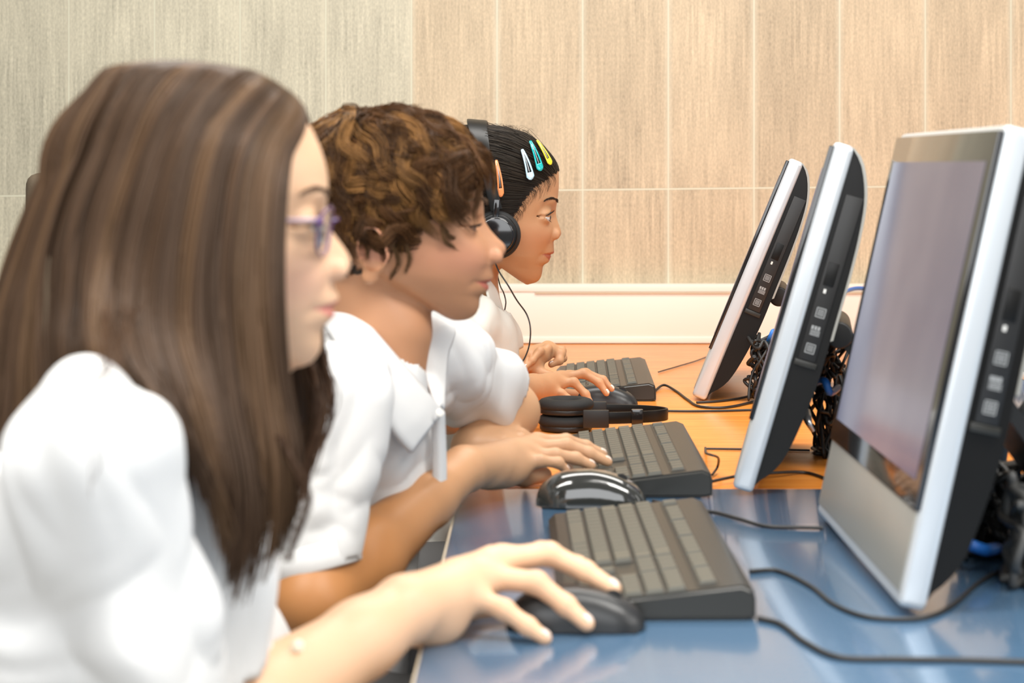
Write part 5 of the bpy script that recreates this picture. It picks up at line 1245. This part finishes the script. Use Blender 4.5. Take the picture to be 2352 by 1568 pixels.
    far = [
        [(420, 150, 1.45), (330, 250, 1.52), (280, 420, 1.545), (240, 580, 1.55), (230, 740, 1.55), (220, 900, 1.56), (200, 1050, 1.56), (180, 1160, 1.56), (160, 1250, 1.56)],
        [(560, 180, 1.445), (530, 270, 1.51), (500, 420, 1.545), (490, 580, 1.555), (500, 740, 1.56), (530, 900, 1.565), (560, 1050, 1.57), (560, 1180, 1.57), (540, 1300, 1.57)],
        [(660, 232, 1.44), (672, 300, 1.50), (680, 420, 1.535), (680, 560, 1.55), (685, 700, 1.56), (700, 850, 1.56), (700, 1000, 1.56), (670, 1100, 1.55), (640, 1200, 1.54)],
        [(694, 258, 1.44), (722, 320, 1.485), (742, 410, 1.515), (748, 520, 1.535), (735, 660, 1.545), (738, 800, 1.545), (752, 900, 1.54), (728, 1010, 1.53), (690, 1120, 1.52)],
    ]
    K = 34
    def grid(G, nu):
        g_ = np.array([cr([P(*p) for p in row], K) for row in G]); return np.array([cr(g_[:, j], nu) for j in range(K)]).transpose(1, 0, 2)
    sp = Scalp(V, (-.010, 0, .03), [(.08, 0), (.08, .1)])
    def lift(A):
        s_ = A.shape; q = H.loc(A.reshape(-1, 3)); v = q-sp.c0; rr = np.linalg.norm(v, axis=1); need = sp.r(v)+.004; m = (rr < need) & (q[:, 2] > -.045)
        v[m] *= (need[m]/rr[m])[:, None]; return H.wor(sp.c0+v).reshape(s_)
    nu = 220; A = lift(grid(G, nu)); B = lift(grid(far, 90)); rs = np.random.default_rng(21); S = []; Rr = []; Cl = []
    def lay(A, n, near, lift):
        nu = len(A); dn = np.array([0, -1. if near else 1., 0])
        for i in range(n):
            u = rs.random(); x = u*(nu-1); i0 = int(x); fr = x-i0; s_ = A[i0]*(1-fr)+A[min(i0+1, nu-1)]*fr
            if near and .535 < u < .60 and rs.random() < .93: continue
            ts = np.linspace(0, 1, K); L = rs.uniform(.86, 1.0) if rs.random() < .8 else rs.uniform(.6, .9)
            if near and u < .12: L = min(L, rs.uniform(.72, .95))
            q = np.clip(ts*L, 0, 1)*(K-1); j = np.minimum(q.astype(int), K-2); fq = (q-j)[:, None]; s_ = s_[j]*(1-fq)+s_[j+1]*fq
            nlev = rs.uniform(-.003, lift); w1 = rs.normal(); s_ = s_+dn*(nlev*np.clip(ts*5, .2, 1))[:, None]
            clump = math.sin(u*97)+.6*math.sin(u*233+1)
            s_ = s_+np.stack([(.0035*clump*np.sin(ts*3+1)+.0025*w1*ts+.0012*np.sin(ts*7+u*60))*ts, .002*np.sin(ts*5+u*80), 0*ts], 1)
            S.append(s_); Rr.append(np.interp(ts, [0, .1, .8, 1], [.0006, .0013, .0011, .0003]))
            v = vnoise(np.array([[u*22, .5, .5]]))[0]; v2 = vnoise(np.array([[u*90, 3.5, .5]]))[0]
            tone = np.array([.060, .034, .019])*(.25+.75*v+.95*v2); 
            if v > .62: tone = tone*1.15+np.array([.018, .010, .003])
            Cl.append(tone*rs.uniform(.8, 1.25))
    lay(A, 5200, True, .006); lay(B, 1500, False, .004)
    # wisps that cross the shoulder and the far strand below the chin
    for a_ in ([(300, 700, 1.30), (262, 835, 1.215), (190, 890, 1.20), (120, 960, 1.2), (40, 1080, 1.22)], [(240, 700, 1.30), (235, 840, 1.225), (226, 950, 1.185), (225, 1060, 1.18), (205, 1150, 1.18)], [(738, 800, 1.53), (762, 900, 1.52), (752, 980, 1.52), (710, 1080, 1.50), (700, 1150, 1.50)], [(715, 830, 1.53), (735, 930, 1.50), (718, 1040, 1.49), (690, 1130, 1.48), (672, 1190, 1.47)], [(640, 1000, 1.33), (690, 1090, 1.33), (705, 1150, 1.33), (680, 1230, 1.33), (660, 1290, 1.33)]):
        for k_ in range(6 if a_[0][0] < 400 else 30):
            S.append(cr([P(x_+rs.normal()*(16 if a_[0][0] < 400 else 7), y_, z_+rs.normal()*.004) for x_, y_, z_ in a_], K)); Rr.append(np.linspace(.0005, .0002, K)); Cl.append(np.array([.085, .045, .025])*rs.uniform(.5, 1.3))
    S = np.array(S); Vh, Fh = strands(S, np.array(Rr)); ch = np.repeat(np.array(Cl), K*3, 0); ps = [(Vh, Fh)]
    def shell(A, dn, cutu=None):
        n, k_ = A.shape[:2]; kk = int(k_*.80); Vt = (A[:, :kk]+np.array([0, dn, 0])*np.linspace(.3, 1, kk)[None, :, None]).reshape(-1, 3); idx = np.arange(n*kk).reshape(n, kk)
        F = np.stack([idx[:-1, :-1], idx[:-1, 1:], idx[1:, 1:], idx[1:, :-1]], -1)
        if cutu: 
            keep = np.ones(F.shape[:2], bool); keep[int(n*cutu[0]):int(n*cutu[1]), int(kk*.62):] = False; F = F[keep]
        return Vt, F.reshape(-1, 4)
    s1 = shell(A[2:], .004, (.52, .61)); s2 = shell(B, -.004); ps += [s1, s2]
    V2, F2 = merge(ps); c2 = np.vstack([ch, np.tile((.03, .017, .010), (len(s1[0])+len(s2[0]), 1))])
    own(npmesh('hair', V2, F2, M_['hair'], None, col=c2))
M_['purple'] = mat('purple_glasses_frame', (.08, .02, .15), .2, coat=.5)
M_['arm'] = mat('pale_lilac_temple', (.50, .36, .42), .25)
M_['lens'] = mat('clear_lens', (1, 1, 1), .02, trans=1.0)
girl1()
